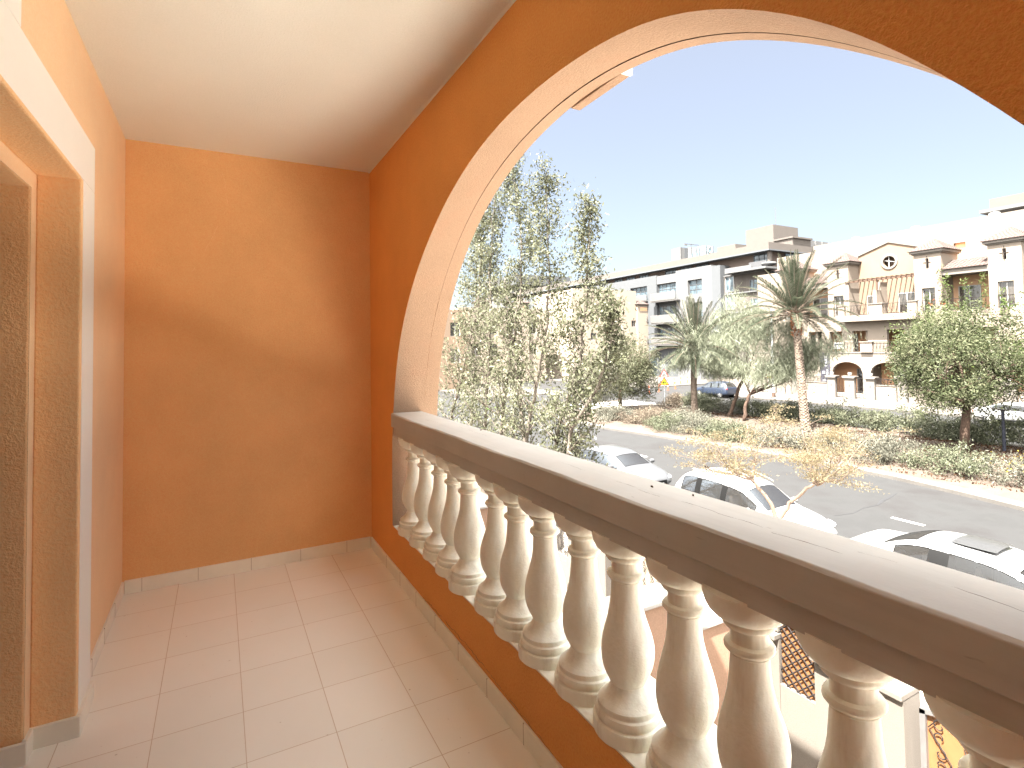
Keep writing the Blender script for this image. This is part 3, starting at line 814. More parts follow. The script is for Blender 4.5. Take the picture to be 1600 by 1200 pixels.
gate_leaf(g2, 5.74, 7.70, .30, 2.3, 'sheet_cream', YW+.10, 'wrought_iron', .05, .17)

# ================================================================ cream villa row across the road
vr = empty('villa_row', (55, 28, .14), 'long cream terraced villa row with tiled turrets, arches and balconies across the road', 'building')
FX = 55.0
def holes_wall(m, x0, x1, y0, y1, z0, z1, holes, mi=0):
    ys = sorted(set([y0, y1]+[v for h_ in holes for v in (h_[0], h_[1]) if y0 < v < y1]))
    for a, b in zip(ys[:-1], ys[1:]):
        hs = sorted([(max(h_[2], z0), min(h_[3], z1)) for h_ in holes if h_[0] < (a+b)/2 < h_[1]]); z = z0
        for h0, h1 in hs:
            if h0 > z: m.box(x0, x1, a, b, z, h0, mi)
            z = max(z, h1)
        if z < z1: m.box(x0, x1, a, b, z, z1, mi)
Y0, Y1 = 8.0, 43.0
CEN = [38.2, 31.75, 28.05, 21.75, 18.05, 11.7]       # ground floor arches
def in_arch(y, c, half=1.5):
    d = abs(y-c)
    if d > half: return None
    return 2.45+1.05*math.sqrt(max(0, 1-(d/half)**2))
# ground floor wall with segmental arches
m = MB(); ys = [Y0]; 
for c in sorted(CEN): ys += [c-1.5+3.0*k/16 for k in range(17)]
ys.append(Y1); ys = sorted(ys)
for a, b in zip(ys[:-1], ys[1:]):
    hit = [c for c in CEN if abs((a+b)/2-c) < 1.5]
    if hit:
        za, zb = in_arch(a+1e-6, hit[0]) or 2.45, in_arch(b-1e-6, hit[0]) or 2.45
        m.add([(FX, a, za), (FX, b, zb), (FX, b, 4.4), (FX, a, 4.4), (FX+.35, a, za), (FX+.35, b, zb), (FX+.35, b, 4.4), (FX+.35, a, 4.4)], [(0, 1, 2, 3), (0, 4, 5, 1)])
    else: m.box(FX, FX+.35, a, b, .1, 4.4)
m.build('ground_floor_wall', 'rusticated', vr)
# first floor
F1 = []
for u in (0, 10, -10):
    F1 += [(32.1+u, 33.4+u, 4.5, 6.56), (29.65+u, 31.1+u, 4.5, 6.56), (26.5+u, 27.95+u, 4.5, 6.6), (24.2+u, 25.6+u, 4.5, 6.6)]
F1 = [h_ for h_ in F1 if h_[0] > Y0+.1 and h_[1] < Y1-.1]
m = MB(); holes_wall(m, FX+.002, FX+.35, Y0, Y1, 4.41, 7.46, F1)
m.build('first_floor_wall', 'cream_facade', vr)
m = MB(); m.box(FX-.06, FX+.3, Y0, Y1, 4.36, 4.46); m.build('string_course', 'cream_light', vr)
# deep wall behind openings, floor slabs and body
m = MB(); m.box(57.4, 62, Y0, Y1, .1, 12.5); m.build('inner_wall', 'peach_dark', vr)
m = MB(); m.box(FX+.36, 57.39, Y0, Y1, 4.05, 4.40); m.box(FX+.36, 57.39, Y0, Y1, 7.15, 7.46); m.box(FX+.36, 57.39, Y0, Y1, .1, .3)
for y in (14.95, 19.9, 24.9, 29.9, 34.95, 39.9): m.box(FX+.36, 57.38, y-.12, y+.12, .3, 4.04); m.box(FX+.36, 57.38, y-.12, y+.12, 4.41, 7.14)
m.build('floor_slab', 'cream_facade', vr)
def window(y0, y1, z0, z1, x, parent=vr, frame='window_white', gl='window_glass', bars=1, fw=.07, hbar=None):
    m = MB(); xb = x-.05
    m.box(xb, x+.02, y0, y0+fw, z0, z1); m.box(xb, x+.02, y1-fw, y1, z0, z1)
    m.box(xb+.002, x+.018, y0+fw, y1-fw, z0, z0+fw); m.box(xb+.002, x+.018, y0+fw, y1-fw, z1-fw, z1)
    for k in range(bars):
        yc = y0+(y1-y0)*(k+1)/(bars+1); m.box(xb+.003, x+.016, yc-fw/2, yc+fw/2, z0+fw, z1-fw)
    if hbar: m.box(xb+.004, x+.014, y0+fw, y1-fw, hbar-fw/2, hbar+fw/2)
    o = m.build('window', frame, parent)
    MB().box(x-.02, x+.0, y0+fw*.5, y1-fw*.5, z0+fw*.5, z1-fw*.5).build('pane', gl, o)
    return o
for c in CEN: window(c-1.15 if c > 30 else c-.9, c+.35 if c > 30 else c+.6, .3, 2.75, 57.38)
for u in (0, 10, -10):
    for a, b in ((31.9, 32.9), (29.7, 30.6), (26.2, 27.2), (24.6, 25.4)):
        if Y0 < a+u and b+u < Y1: window(a+u, b+u, 4.45, 6.3, 57.38)
# second floor: turrets
def iron_rail(y0, y1, z0, z1, x, parent=vr, name='railing', s=.32):
    m = MB(); m.tube([(x, y0, z1), (x, y1, z1)], .022, 4); m.tube([(x, y0, z0+.06), (x, y1, z0+.06)], .016, 4)
    n = max(2, round((y1-y0)/.30)); d = (y1-y0)/n
    for i in range(n+1): m.tube([(x, y0+i*d, z0), (x, y0+i*d, z1)], .011, 4)
    for i in range(n):
        c = y0+(i+.5)*d
        for e in (1, -1):
            pts = [(x, c+e*(d*.46-.40*d*k/8), z0+.08+(z1-z0-.1)*(.5+.48*math.sin(k/8*math.pi*.5+e*.4)*(1 if e > 0 else -1)*.9)) for k in range(9)]
            m.tube(pts, .009, 3)
        pts = [(x, c+d*.36*math.cos(a_), (z0+z1)/2+.2*math.sin(a_)) for a_ in [k*math.pi*2/10 for k in range(11)]]
        m.tube(pts, .010, 3)
    return m.build(name, 'wrought_iron', parent)
def hip_roof(m, x0, x1, y0, y1, z0, z1, rows=9):
    cx_, cy_ = (x0+x1)/2, (y0+y1)/2
    for k in range(rows):
        f0 = k/rows; f1 = min(1, (k+1)/rows+.01); h0 = z0+(z1-z0)*f0; h1 = z0+(z1-z0)*f1
        def C(f): return [(x0+(cx_-x0)*f, y0+(cy_-y0)*f), (x1+(cx_-x1)*f, y0+(cy_-y0)*f), (x1+(cx_-x1)*f, y1+(cy_-y1)*f), (x0+(cx_-x0)*f, y1+(cy_-y1)*f)]
        A = C(f0); B = C(f1); e = .035
        for i in range(4):
            a, b, c, d = A[i], A[(i+1) % 4], B[(i+1) % 4], B[i]; n_ = max(2, int(10*(1-f0))+1)
            for q in range(n_):          # barrel tiles side by side
                def L(p, r_, t_): return (p[0]+(r_[0]-p[0])*t_, p[1]+(r_[1]-p[1])*t_)
                t0, t1, tm = q/n_, (q+1)/n_, (q+.5)/n_
                m.add([(*L(a, b, t0), h0+e), (*L(a, b, tm), h0+e+.05), (*L(a, b, t1), h0+e), (*L(d, c, t1), h1), (*L(d, c, tm), h1+.02), (*L(d, c, t0), h1), (*L(a, b, t0), h0), (*L(a, b, t1), h0)],
                      [(0, 1, 4, 5), (1, 2, 3, 4), (0, 6, 7, 2, 1)])
def turret(y0, y1):
    o = MB()
    yc = (y0+y1)/2; wy0, wy1 = yc-.52, yc+.48
    holes_wall(o, FX, FX+.3, y0, y1, 7.47, 13.28, [(wy0, wy1, 8.08, 10.15), (yc-.12, yc+.12, 11.9, 12.78)])
    o.box(FX+.301, FX+3.0, y0, y0+.25, 7.47, 13.28); o.box(FX+.301, FX+3.0, y1-.25, y1, 7.47, 13.28)
    o.box(FX+.302, FX+2.98, y0+.251, y1-.251, 7.47, 8.07)
    tw = o.build('turret', 'cream_facade', vr)
    MB().box(FX-.24, FX+3.2, y0-.24, y1+.24, 13.285, 13.50).box(FX-.12, FX+3.1, y0-.12, y1+.12, 13.18, 13.284).build('eave', 'cream_light', tw)
    m = MB(); hip_roof(m, FX-.36, FX+3.3, y0-.36, y1+.36, 13.50, 14.62); m.build('roof', 'roof_tile', tw)
    window(wy0-.02, wy1+.02, 8.09, 10.13, FX+.27, tw)
    m = MB(); m.tube([(FX-.03, yc, 11.8), (FX-.03, yc, 13.0)], .02, 4); m.tube([(FX-.03, yc-.30, 12.42), (FX-.03, yc+.30, 12.42)], .02, 4); m.build('window_cross', 'wrought_iron', tw)
    iron_rail(wy0-.02, wy1+.02, 8.1, 9.05, FX-.06, tw)
    return tw
for a, b in ((23.4, 25.5), (18.02, 20.15), (31.3, 33.4), (36.7, 38.8), (13.4, 15.5)): turret(a, b)
# recessed loggias between turret pairs
def loggia(y0, y1):
    m = MB(); m.box(57.4-.02, 57.4+.2, y0, y1, 12.51, 12.6)
    MB().box(FX+.301, 57.39, y0, y1, 7.47, 8.06).build('loggia_floor', 'cream_facade', vr)
    MB().box(57.0, 57.39, y0, y1, 8.061, 11.12).build('loggia_wall', 'peach_loggia', vr)
    MB().box(FX-.0, 57.38, y0, y1, 11.125, 11.62).build('fascia', 'cream_light', vr)
    m = MB(); rows = 7; nn = 11
    for k in range(rows):
        xa = FX-.18+2.1*k/rows; xb = FX-.18+2.1*(k+1)/rows+.02; za = 11.63+.92*k/rows; zb = 11.63+.92*(k+1)/rows
        for q in range(nn):
            ya = y0+(y1-y0)*q/nn; yb = y0+(y1-y0)*(q+1)/nn; ym = (ya+yb)/2
            m.add([(xa, ya, za+.04), (xa, ym, za+.10), (xa, yb, za+.04), (xb, yb, zb), (xb, ym, zb+.05), (xb, ya, zb), (xa, ya, za-.01), (xa, yb, za-.01)], [(0, 1, 4, 5), (1, 2, 3, 4), (0, 6, 7, 2, 1)])
    m.build('roof', 'roof_tile', vr)
    MB().box(FX+1.95, 57.39, y0, y1, 11.63, 12.5).build('roof_upstand', 'cream_light', vr)
    window(y0+1.25, y0+2.85, 8.07, 10.22, 56.98)
    iron_rail(y0, y1, 8.07, 9.05, FX+.1)
    MB().box(56.9, 57.0, y0+.25, y0+.38, 10.2, 10.55).build('wall_lamp', 'dark_frame', vr)
loggia(20.152, 23.398); loggia(33.402, 36.698)
# gabled units
def gable(y0, y1):
    yc = (y0+y1)/2; gx = 56.8
    m = MB()
    wins = [(y0+.75, y0+2.2, 8.06, 10.0), (y1-2.2, y1-.75, 8.06, 10.0)]
    holes_wall(m, gx, gx+.3, y0, y1, 7.47, 11.6, wins)
    # upper gable with round opening
    R_ = .56; cz = 13.17; n = 28; ring = [(yc+R_*math.cos(2*math.pi*k/n), cz+R_*math.sin(2*math.pi*k/n)) for k in range(n)]
    def out(k):
        a = 2*math.pi*k/n; dy, dz = math.cos(a), math.sin(a); best = 9
        if dy > 1e-6: best = min(best, (y1-yc)/dy)
        if dy < -1e-6: best = min(best, (y0-yc)/dy)
        if dz < -1e-6: best = min(best, (11.6-cz)/dz)
        # roof slopes: z = 14.95 - |y-yc|*.36
        den = dz+.33*abs(dy)
        if den > 1e-6: best = min(best, (15.02-cz)/den)
        return (yc+dy*best, cz+dz*best)
    O = [out(k) for k in range(n)]
    for k in range(n):
        k2 = (k+1) % n
        m.add([(gx, *ring[k]), (gx, *ring[k2]), (gx, *O[k2]), (gx, *O[k])], [(0, 1, 2, 3)])
        m.add([(gx, *ring[k]), (gx, *ring[k2]), (gx+.3, *ring[k2]), (gx+.3, *ring[k])], [(0, 1, 2, 3)])
    zs = 15.02-.33*(y1-yc)
    for cy_, zz in ((y0, zs), (y1, zs)):
        for c in ((cy_, 11.6), (cy_, zz)):
            # fill corners with triangles
            near = sorted(range(n), key=lambda k: (O[k][0]-c[0])**2+(O[k][1]-c[1])**2)[:2]
            m.add([(gx, *O[near[0]]), (gx, *O[near[1]]), (gx, *c)], [(0, 1, 2)])
    m.add([(gx, yc, 15.02), (gx, *O[6]), (gx, *O[7]), (gx, *O[8])], [(0, 1, 2), (0, 2, 3)])
    m.prism([(y0, 11.6), (y1, 11.6), (y1, zs), (yc, 15.02), (y0, zs)], 'x', gx+.9, gx+1.0)
    gw = m.build('gable_wall', 'peach_facade', vr)
    m = MB(); e = .16
    for s_ in (1, -1):
        ye_ = yc+s_*(y1-yc); 
        m.prism([(yc, 15.03), (ye_, zs+.01), (ye_, zs+.13), (yc, 15.15)], 'x', gx-.12, gx+1.1)
    m.build('gable_coping', 'cream_light', gw)
    m = MB(); n = 36
    prof = [(R_-.02, gx-.02), (R_-.02, gx-.10), (R_+.17, gx-.10), (R_+.21, gx-.02)]
    vs = []; fs = []
    for k in range(n):
        a = 2*math.pi*k/n
        for r, x in prof: vs.append((x, yc+r*math.cos(a), cz+r*math.sin(a)))
    for k in range(n):
        for q in range(3): fs.append((k*4+q, k*4+q+1, ((k+1) % n)*4+q+1, ((k+1) % n)*4+q))
    m.add(vs, fs); rw = m.build('round_window', 'cream_light', gw, smooth='auto')
    m = MB(); m.tube([(gx+.1, yc-.55, cz-.1), (gx+.1, yc+.5, cz+.15)], .035, 4); m.tube([(gx+.1, yc+.1, cz-.55), (gx+.1, yc+.1, cz+.55)], .05, 4); m.build('bars', 'window_white', rw)
    for w_ in wins: window(w_[0]-.02, w_[1]+.02, w_[2], w_[3]+.05, gx+.04)
    # terrace with parapet blocks and iron railings
    m = MB(); m.box(54.0, gx, y0-.55, y1+.55, 7.47, 7.62); m.box(54.0, 54.28, y0-.55, y1+.55, 7.622, 8.05)
    for a, b in ((y0-.55, y0+.1), (yc-.62, yc+.55), (y1-.05, y1+.55)): m.box(54.001, 54.279, a, b, 8.051, 9.0)
    tr = m.build('terrace_parapet', 'cream_facade', vr)
    m = MB()
    for a, b in ((y0-.55, y0+.1), (yc-.62, yc+.55), (y1-.05, y1+.55)): m.box(53.93, 54.36, a-.08, b+.08, 9.001, 9.09)
    m.build('coping', 'cream_light', tr)
    iron_rail(y0+.1, yc-.62, 8.06, 9.0, 54.14); iron_rail(yc+.55, y1-.05, 8.06, 9.0, 54.14)
    # dividing wall and pergola
    MB().box(54.9, gx-.001, yc+.28, yc+.62, 8.05, 10.4).box(55.7, gx-.002, yc+.30, yc+.60, 10.401, 11.2).build('dividing_wall', 'cream_facade', vr)
    m = MB(); m.box(54.9, 55.06, y0-.02, y1+.3, 11.32, 11.46)
    k = y0+.12
    while k < y1: m.box(54.75, gx-.001, k, k+.07, 11.465, 11.60); k += .42
    m.box(54.92, 55.04, yc+.2, yc+.34, 10.42, 11.315)
    m.build('pergola', 'timber', vr)
for a, b in ((25.502, 31.298), (15.502-.001, 18.018), (38.802, 43.0)):
    if b-a > 5: gable(a, b)
m = MB(); m.box(56.8, 62, 38.802, 43, 7.47, 13.6); m.build('plain_bay', 'cream_facade', vr)
MB().box(56.8, 62, 15.502, 18.018, 7.47, 12.9).build('plain_bay', 'cream_facade', vr); MB().box(56.0, 62, 8, 13.39, 7.47, 12.9).build('plain_bay', 'cream_facade', vr)
# first floor balcony parapets, piers and railings
for u in (0, 10, -10):
    for a, b in ((29.18+u, 30.26+u),):
        if Y0 < a and b < Y1:
            MB().box(FX-.25, FX+.30, a, b, 4.461, 5.42).box(FX-.33, FX+.32, a-.07, b+.07, 5.421, 5.52).build('balcony_pier', 'rusticated', vr)
    for a, b in ((30.28+u, 31.9+u), (32.1+u, 33.4+u), (26.4+u, 29.16+u)):
        if Y0 < a and b < Y1: iron_rail(a, b, 4.50, 5.45, FX-.08)
# slab of terraces from below and soffit shade course
# tall rear block with penthouse
bb = empty('rear_block', (66, 25, .1), 'tall plain cream block rising behind the villa turrets', 'building')
m = MB(); holes_wall(m, 62.01, 62.4, 6, 39.2, .1, 16.9, [(24.35, 25.3, 13.75, 14.8)]); m.box(62.41, 76, 6, 39.2, .1, 16.6); m.build('wall', 'cream_light', bb)
MB().box(62.0, 62.45, 39.201, 44, .1, 16.2).box(62.451, 76, 39.201, 44, .1, 16.1).build('side_wing', 'cream_facade', bb)
MB().box(62.3, 62.38, 24.36, 25.29, 13.76, 14.79).build('window_recess', 'peach_dark', bb)
MB().box(70, 76, 6, 25.3, 18.9, 20.0).box(71, 76, 6, 24, 16.62, 18.4).build('penthouse', 'concrete_brown', bb)
MB().box(69.2, 76.4, 5, 25.9, 18.55, 18.88).build('penthouse_slab', 'concrete_light', bb)
m = MB()
for y in (22.5, 29, 35): m.lathe([(.05, 16.85), (.05, 17.05), (.45, 17.1), (.4, 17.25), (.1, 17.33)], (63.2, y, 0), 12)
m.build('roof_vent', 'window_white', bb, smooth='auto')

# street wall of the villas : segments, pillars and gates (repeat of 10 m)
def pillar(y0, y1, z, parent):
    m = MB(); m.box(52.4, 52.75, y0+.1, y1-.1, .14, z-.18); m.build('pillar', 'cream_light', parent)
    yc = (y0+y1)/2
    MB().prism([(y0+.02, z-.18), (y1-.02, z-.18), (y1+.08, z-.04), (y1+.08, z+.02), (y0-.08, z+.02), (y0-.08, z-.04)], 'x', 52.26, 52.9).build('pillar_cap', 'cream_light', parent)
    m = MB(); m.box(52.52, 52.62, yc-.05, yc+.05, z+.02, z+.10); m.build('lamp_foot', 'dark_frame', parent)
    MB().prism([(yc-.10, z+.10), (yc+.10, z+.10), (yc+.13, z+.34), (yc-.13, z+.34)], 'x', 52.46, 52.70).build('pillar_lamp', 'lamp_glass', parent)
    MB().box(52.385, 52.399, yc-.07, yc+.05, 1.25, 1.48).build('number_plate', 'dark_frame', parent)
names = ['rusticated cream street wall of the villa right of the double gates', 'cream street wall with pillars and paired iron gates in front of the villa row', 'cream street wall at the left end of the villa row behind the lamp post']
for q, u in enumerate((-10, 0, 10)):
    o = empty('villa_wall', (52.6, 30+u, .14), names[q], 'wall')
    m = MB(); m.box(52.5, 52.7, 32.28+u, 35.1+u, .14, 1.5); m.box(52.5, 52.7, 26.1+u, 27.75+u, .14, 1.5); m.build('wall', 'rusticated', o)
    MB().box(52.44, 52.76, 32.29+u, 35.09+u, 1.501, 1.56).box(52.44, 52.76, 26.11+u, 27.74+u, 1.501, 1.56).build('coping', 'cream_light', o)
    iron_rail(32.4+u, 35.0+u, 1.56, 2.1, 52.6, o); iron_rail(26.2+u, 27.7+u, 1.56, 2.1, 52.6, o)
    for a, b, z in ((31.34, 32.28, 2.25), (29.54, 30.63, 2.25), (27.75, 28.68, 2.25), (35.1, 36.05, 2.4)): pillar(a+u, b+u, z, o)
    for a, b in ((30.60, 31.40), (28.62, 29.60), (36.0, 37.1)):
        g_ = iron_rail(a+u, b+u, .2, 2.05, 52.6, o, 'gate')
# feather flag and board
fl = empty('feather_flag', (53, 32.9, .14), 'dark upright feather flag with white lettering beside the villa gate', 'flag')
m = MB(); n = 14; vs = []; 
for k in range(n+1):
    t_ = k/n; z = 1.5+2.95*t_; wdt = 1.06-.02*t_; lean = -.30+.35*t_
    for s_ in range(5):
        q = s_/4; vs.append((52.98+.03*math.sin(q*3+t_*4), 33.25-wdt*q+lean*.25, z))
fs = [(k*5+s_, k*5+s_+1, (k+1)*5+s_+1, (k+1)*5+s_) for k in range(n) for s_ in range(4)]
m.add(vs, fs); cl = m.build('cloth', 'flag_cloth', fl)
mo = cl.modifiers.new('solid', 'SOLIDIFY'); mo.thickness = .012
MB().tube([(52.99, 33.27, .14), (52.99, 33.24, 4.5), (52.99, 32.2, 4.56)], .018, 6).build('pole', 'dark_frame', fl)
m = MB(); rgl = random.Random(9); z = 3.12
for hgt, wd in ((.20, .34), (.07, .16), (.18, .24), (.06, .30), (.16, .20), (.07, .30), (.17, .26)):       # white strokes of the sideways lettering
    m.box(52.925, 52.935, 32.62-wd/2, 32.62+wd/2, z, z+hgt*.42); m.box(52.926, 52.934, 32.62-wd*.5, 32.62-wd*.5+.06, z+hgt*.42, z+hgt*.9); z += hgt+.02
z = 2.20
for hgt, wd in ((.15, .20), (.06, .26), (.15, .16), (.07, .26), (.13, .18)):
    m.box(52.925, 52.935, 32.45-wd/2, 32.45+wd/2, z, z+hgt*.45); m.box(52.926, 52.934, 32.45+wd*.5-.05, 32.45+wd*.5, z+hgt*.45, z+hgt*.9); z += hgt+.02
m.build('lettering', 'flag_print', fl)
m = MB(); 
for a, b, c, d in ((32.95, 32.70, 2.60, 2.64), (32.95, 32.70, 2.36, 2.40), (32.95, 32.91, 2.40, 2.60), (32.74, 32.70, 2.40, 2.60), (32.85, 32.78, 2.44, 2.54)): m.box(52.925, 52.935, b, a, c, d)
m.build('emblem', 'flag_print', fl)
MB().box(52.925, 52.935, 32.62, 32.98, 1.62, 1.80).build('print_strip', 'flag_print', fl)
sb = empty('sale_board', (54.86, 32.4, 4.81), 'small white letting board hung on the first floor railing of the villa row', 'sign')
MB().box(54.84, 54.87, 31.92, 32.88, 4.82, 5.46).build('board', 'sign_white', sb)
m = MB(); m.box(54.832, 54.839, 32.0, 32.8, 5.18, 5.33)
for k in range(6): m.box(54.832, 54.839, 32.0+k*.14, 32.09+k*.14, 4.95+.03*(k % 2), 5.06)
m.build('print', 'bluegrey_post', sb)

# ================================================================ modern concrete building
cb = empty('office_building', (74, 80, .1), 'long modern grey and taupe apartment building with flat overhanging roof behind the palms', 'building')
def pane_x(y0, y1, z0, z1, x, nb=3, nh=1, parent=cb, gl='office_glass', fr='dark_frame', fw=.10):
    m = MB()
    m.box(x-.08, x+.05, y0, y0+fw, z0, z1); m.box(x-.08, x+.05, y1-fw, y1, z0, z1)
    m.box(x-.079, x+.049, y0+fw, y1-fw, z0, z0+fw); m.box(x-.079, x+.049, y0+fw, y1-fw, z1-fw, z1)
    for k in range(nb): yc = y0+(y1-y0)*(k+1)/(nb+1); m.box(x-.06, x+.04, yc-fw*.35, yc+fw*.35, z0+fw, z1-fw)
    for k in range(nh): zc = z0+(z1-z0)*(k+1)/(nh+1); m.box(x-.058, x+.038, y0+fw, y1-fw, zc-fw*.3, zc+fw*.3)
    o = m.build('window', fr, parent); MB().box(x+.0, x+.02, y0+fw*.4, y1-fw*.4, z0+fw*.4, z1-fw*.4).build('pane', gl, o); return o
# body
m = MB(); m.box(67.6, 90, 48.9, 125, .1, 18.3); m.build('top_floor_wall', 'concrete_brown', cb)
# roof slab with sloping soffit edge, overhanging
m = MB(); m.box(66.2, 91, 48.2, 126, 18.36, 19.35); m.build('roof_slab', 'concrete_taupe', cb)
m = MB(); m.box(65.95, 91.2, 47.95, 126.2, 18.20, 18.36); m.build('roof_edge', 'edge_bluegrey', cb)
m = MB(); m.box(74, 80, 53, 57.9, 19.36, 23.5); pc = m.build('stair_core', 'concrete_taupe', cb)
MB().box(71.5, 77, 57.91, 61.5, 19.36, 21.2).build('plant_room', 'concrete_taupe', cb)
MB().box(73.2, 77.5, 49.4, 52.3, 19.36, 20.7).box(73.0, 77.7, 49.2, 52.5, 20.71, 20.95).build('lift_room', 'concrete_taupe', cb)
m = MB()
for k in range(7): m.box(78+k*1.7, 79.4+k*1.7, 50, 51.4, 19.9, 20.9); 
m.build('chiller_row', 'concrete_light', cb)
MB().tube([(76, 54, 23.5), (76, 54, 26.5)], .05, 4).build('aerial', 'dark_frame', cb)
for y in (88, 103): MB().box(70, 74, y, y+5, 19.36, 20.2).build('plant_room', 'concrete_taupe', cb)
m = MB()
for y in (84, 92, 95, 98, 109, 113, 117): m.box(69, 70.5, y, y+1.4, 19.36, 20.0)
m.build('roof_unit', 'concrete_light', cb)
for y0, y1 in ((66.6, 69.2), (63.2, 65.8), (59.8, 62.3), (73.3, 75.8), (76.9, 79.4), (80.4, 82.8), (85, 87.6), (89, 91.6), (94, 97), (100, 103)): pane_x(y0, y1, 17.05, 18.15, 67.55, 2, 1, gl='office_glass')
pane_x(49.0, 51.6, 15.95, 18.15, 67.5, 2, 2)
MB().box(66.55, 66.62, 48.9, 51.7, 15.95, 17.0).build('balcony_screen', 'dark_frame', cb)
MB().lathe([(.32, 15.6), (.32, 18.2)], (66.9, 48.6, 0), 16).build('corner_column', 'concrete_taupe', cb, smooth='auto')
MB().lathe([(.0, 16.2), (.9, 16.25), (1.0, 16.45), (.9, 16.6), (.3, 16.65)], (66.7, 48.6, 0), 18).build('planter_bowl', 'concrete_light', cb, smooth='auto')
# lower volumes
m = MB(); holes_wall(m, 65.5, 66.0, 57.5, 64.8, .1, 17.45, [(59.4, 62.3, 13.3, 15.6), (59.4, 62.3, 9.7, 12.0), (59.4, 62.3, 6.2, 8.5)]); m.box(66.01, 67.59, 57.5, 64.8, .1, 17.44); m.build('white_volume', 'concrete_light', cb)
for z in (13.3, 9.7, 6.2): pane_x(59.4, 62.3, z, z+2.3, 65.95, 1, 2)
MB().box(65.501, 67.6, 55.9, 57.499, .1, 17.2).build('side_fin', 'concrete_grey', cb)
m = MB(); holes_wall(m, 65.6, 66.1, 69.4, 125, .1, 17.3, [(71.7, 76.1, 13.2+0, 15.75), (71.7, 76.1, 9.6, 12.1), (71.7, 76.1, 6.0, 8.5)]+[(y, y+4.2, z, z+2.5) for y in (80, 88, 96, 104, 112) for z in (13.2, 9.6, 6.0)]); m.build('grey_volume', 'concrete_grey', cb)
for y0 in (71.7, 80, 88, 96, 104, 112):
    for z in (13.2, 9.6, 6.0):
        pane_x(y0, y0+4.3, z, z+2.55, 66.08, 3, 2)
        MB().box(65.2, 65.25, y0-.2, y0+4.6, z, z+1.0).box(65.251, 65.599, y0-.2, y0+4.6, z-.15, z).build('balcony_screen', 'steel_grey', cb)
m = MB(); m.box(66.15, 67.59, 64.81, 125, .1, 17.2); m.build('recess_wall', 'concrete_grey', cb)
MB().box(65.7, 66.14, 64.81, 69.39, 15.75, 17.1).build('white_band', 'concrete_light', cb)
for z, zb in ((12.8, 14.1), (9.1, 10.4), (5.5, 6.8)):
    pane_x(64.9, 69.3, z+.1, z+2.9, 66.1, 4, 2)
    m = MB(); m.box(64.4, 64.46, 63.9, 69.7, z, zb); m.box(64.461, 66.14, 63.9, 69.7, z-.2, z-.001)
    for k in range(28): m.box(64.36, 64.399, 63.95+k*.205, 64.02+k*.205, z+.02, zb-.02)
    m.build('balcony', 'steel_grey', cb)
m = MB(); m.box(66.3, 67.59, 48.9, 55.89, .1, 15.6); m.build('stone_wall', 'stone_cladding', cb)
for z0, z1 in ((13.1, 15.4), (10.5, 12.7), (7.6, 9.9), (4.6, 6.9)):
    pane_x(54.05, 55.6, z0, z1, 66.28, 1, 0, fr='window_white'); pane_x(47.9+1.05, 51.4, z0-.2, z1-.9, 66.28, 3, 0, fr='dark_frame')
    MB().box(66.0, 66.29, 48.9, 55.7, z1+.02, z1+.18).build('white_ledge', 'concrete_light', cb)
m = MB(); m.box(64.6, 67.5, 47.6, 54.3, 15.62, 15.9); m.box(64.6, 64.8, 49.8, 54.3, 15.901, 16.35); m.box(64.801, 67.5, 54.1, 54.3, 15.901, 16.35); m.build('canopy', 'concrete_light', cb)
m = MB(); m.box(67.601, 90, 48.4, 48.89, .1, 15.5); m.build('end_wall', 'concrete_light', cb)
for x in (70, 74, 78, 82):
    m = MB(); m.box(x, x+2.6, 48.30, 48.39, 16.0, 18.0); m.build('end_window', 'office_glass', cb)

# cream villas beyond the side road
def villa(name, x0, x1, y0, z1, label, wins, turrets=(), depth=12, mat='cream_bright'):
    o = empty(name, ((x0+x1)/2, y0+depth/2, .1), label, 'building')
    m = MB(); ws = [(a, b, c, d) for a, b, c, d in wins]
    xs = sorted(set([x0, x1]+[v for h_ in ws for v in h_[:2]]))
    for a, b in zip(xs[:-1], xs[1:]):
        hs = sorted([(h_[2], h_[3]) for h_ in ws if h_[0] < (a+b)/2 < h_[1]]); z = .1
        for h0, h1 in hs: m.box(a, b, y0, y0+.3, z, h0); z = h1
        m.box(a, b, y0, y0+.3, z, z1)
    m.box(x0, x1, y0+.301, y0+depth, .1, z1-.15); m.build('wall', mat, o)
    for a, b, c, d in ws:
        f = MB()
        f.box(a, a+.07, y0+.17, y0+.25, c, d).box(b-.07, b, y0+.17, y0+.25, c, d).box(a+.07, b-.07, y0+.171, y0+.249, c, c+.07).box(a+.07, b-.07, y0+.171, y0+.249, d-.07, d).box((a+b)/2-.03, (a+b)/2+.03, y0+.172, y0+.248, c+.07, d-.07)
        w_ = f.build('window', 'window_white', o); MB().box(a+.03, b-.03, y0+.2, y0+.22, c+.03, d-.03).build('pane', 'window_glass', w_)
    for tx0, tx1, tz in turrets:
        tt = MB().box(tx0, tx1, y0-.35, y0+2.4, .1, tz).build('turret', mat, o)
        MB().box(tx0-.2, tx1+.2, y0-.55, y0+2.6, tz+.001, tz+.15).build('eave', 'cream_light', tt)
        m = MB(); hip_roof(m, tx0-.3, tx1+.3, y0-.65, y0+2.7, tz+.15, tz+1.0, 5); m.build('roof', 'roof_tile', tt)
        MB().box(tx0+.6, tx1-.6, y0-.37, y0-.351, tz-1.0, tz-.4).build('opening', 'peach_dark', tt)
    return o
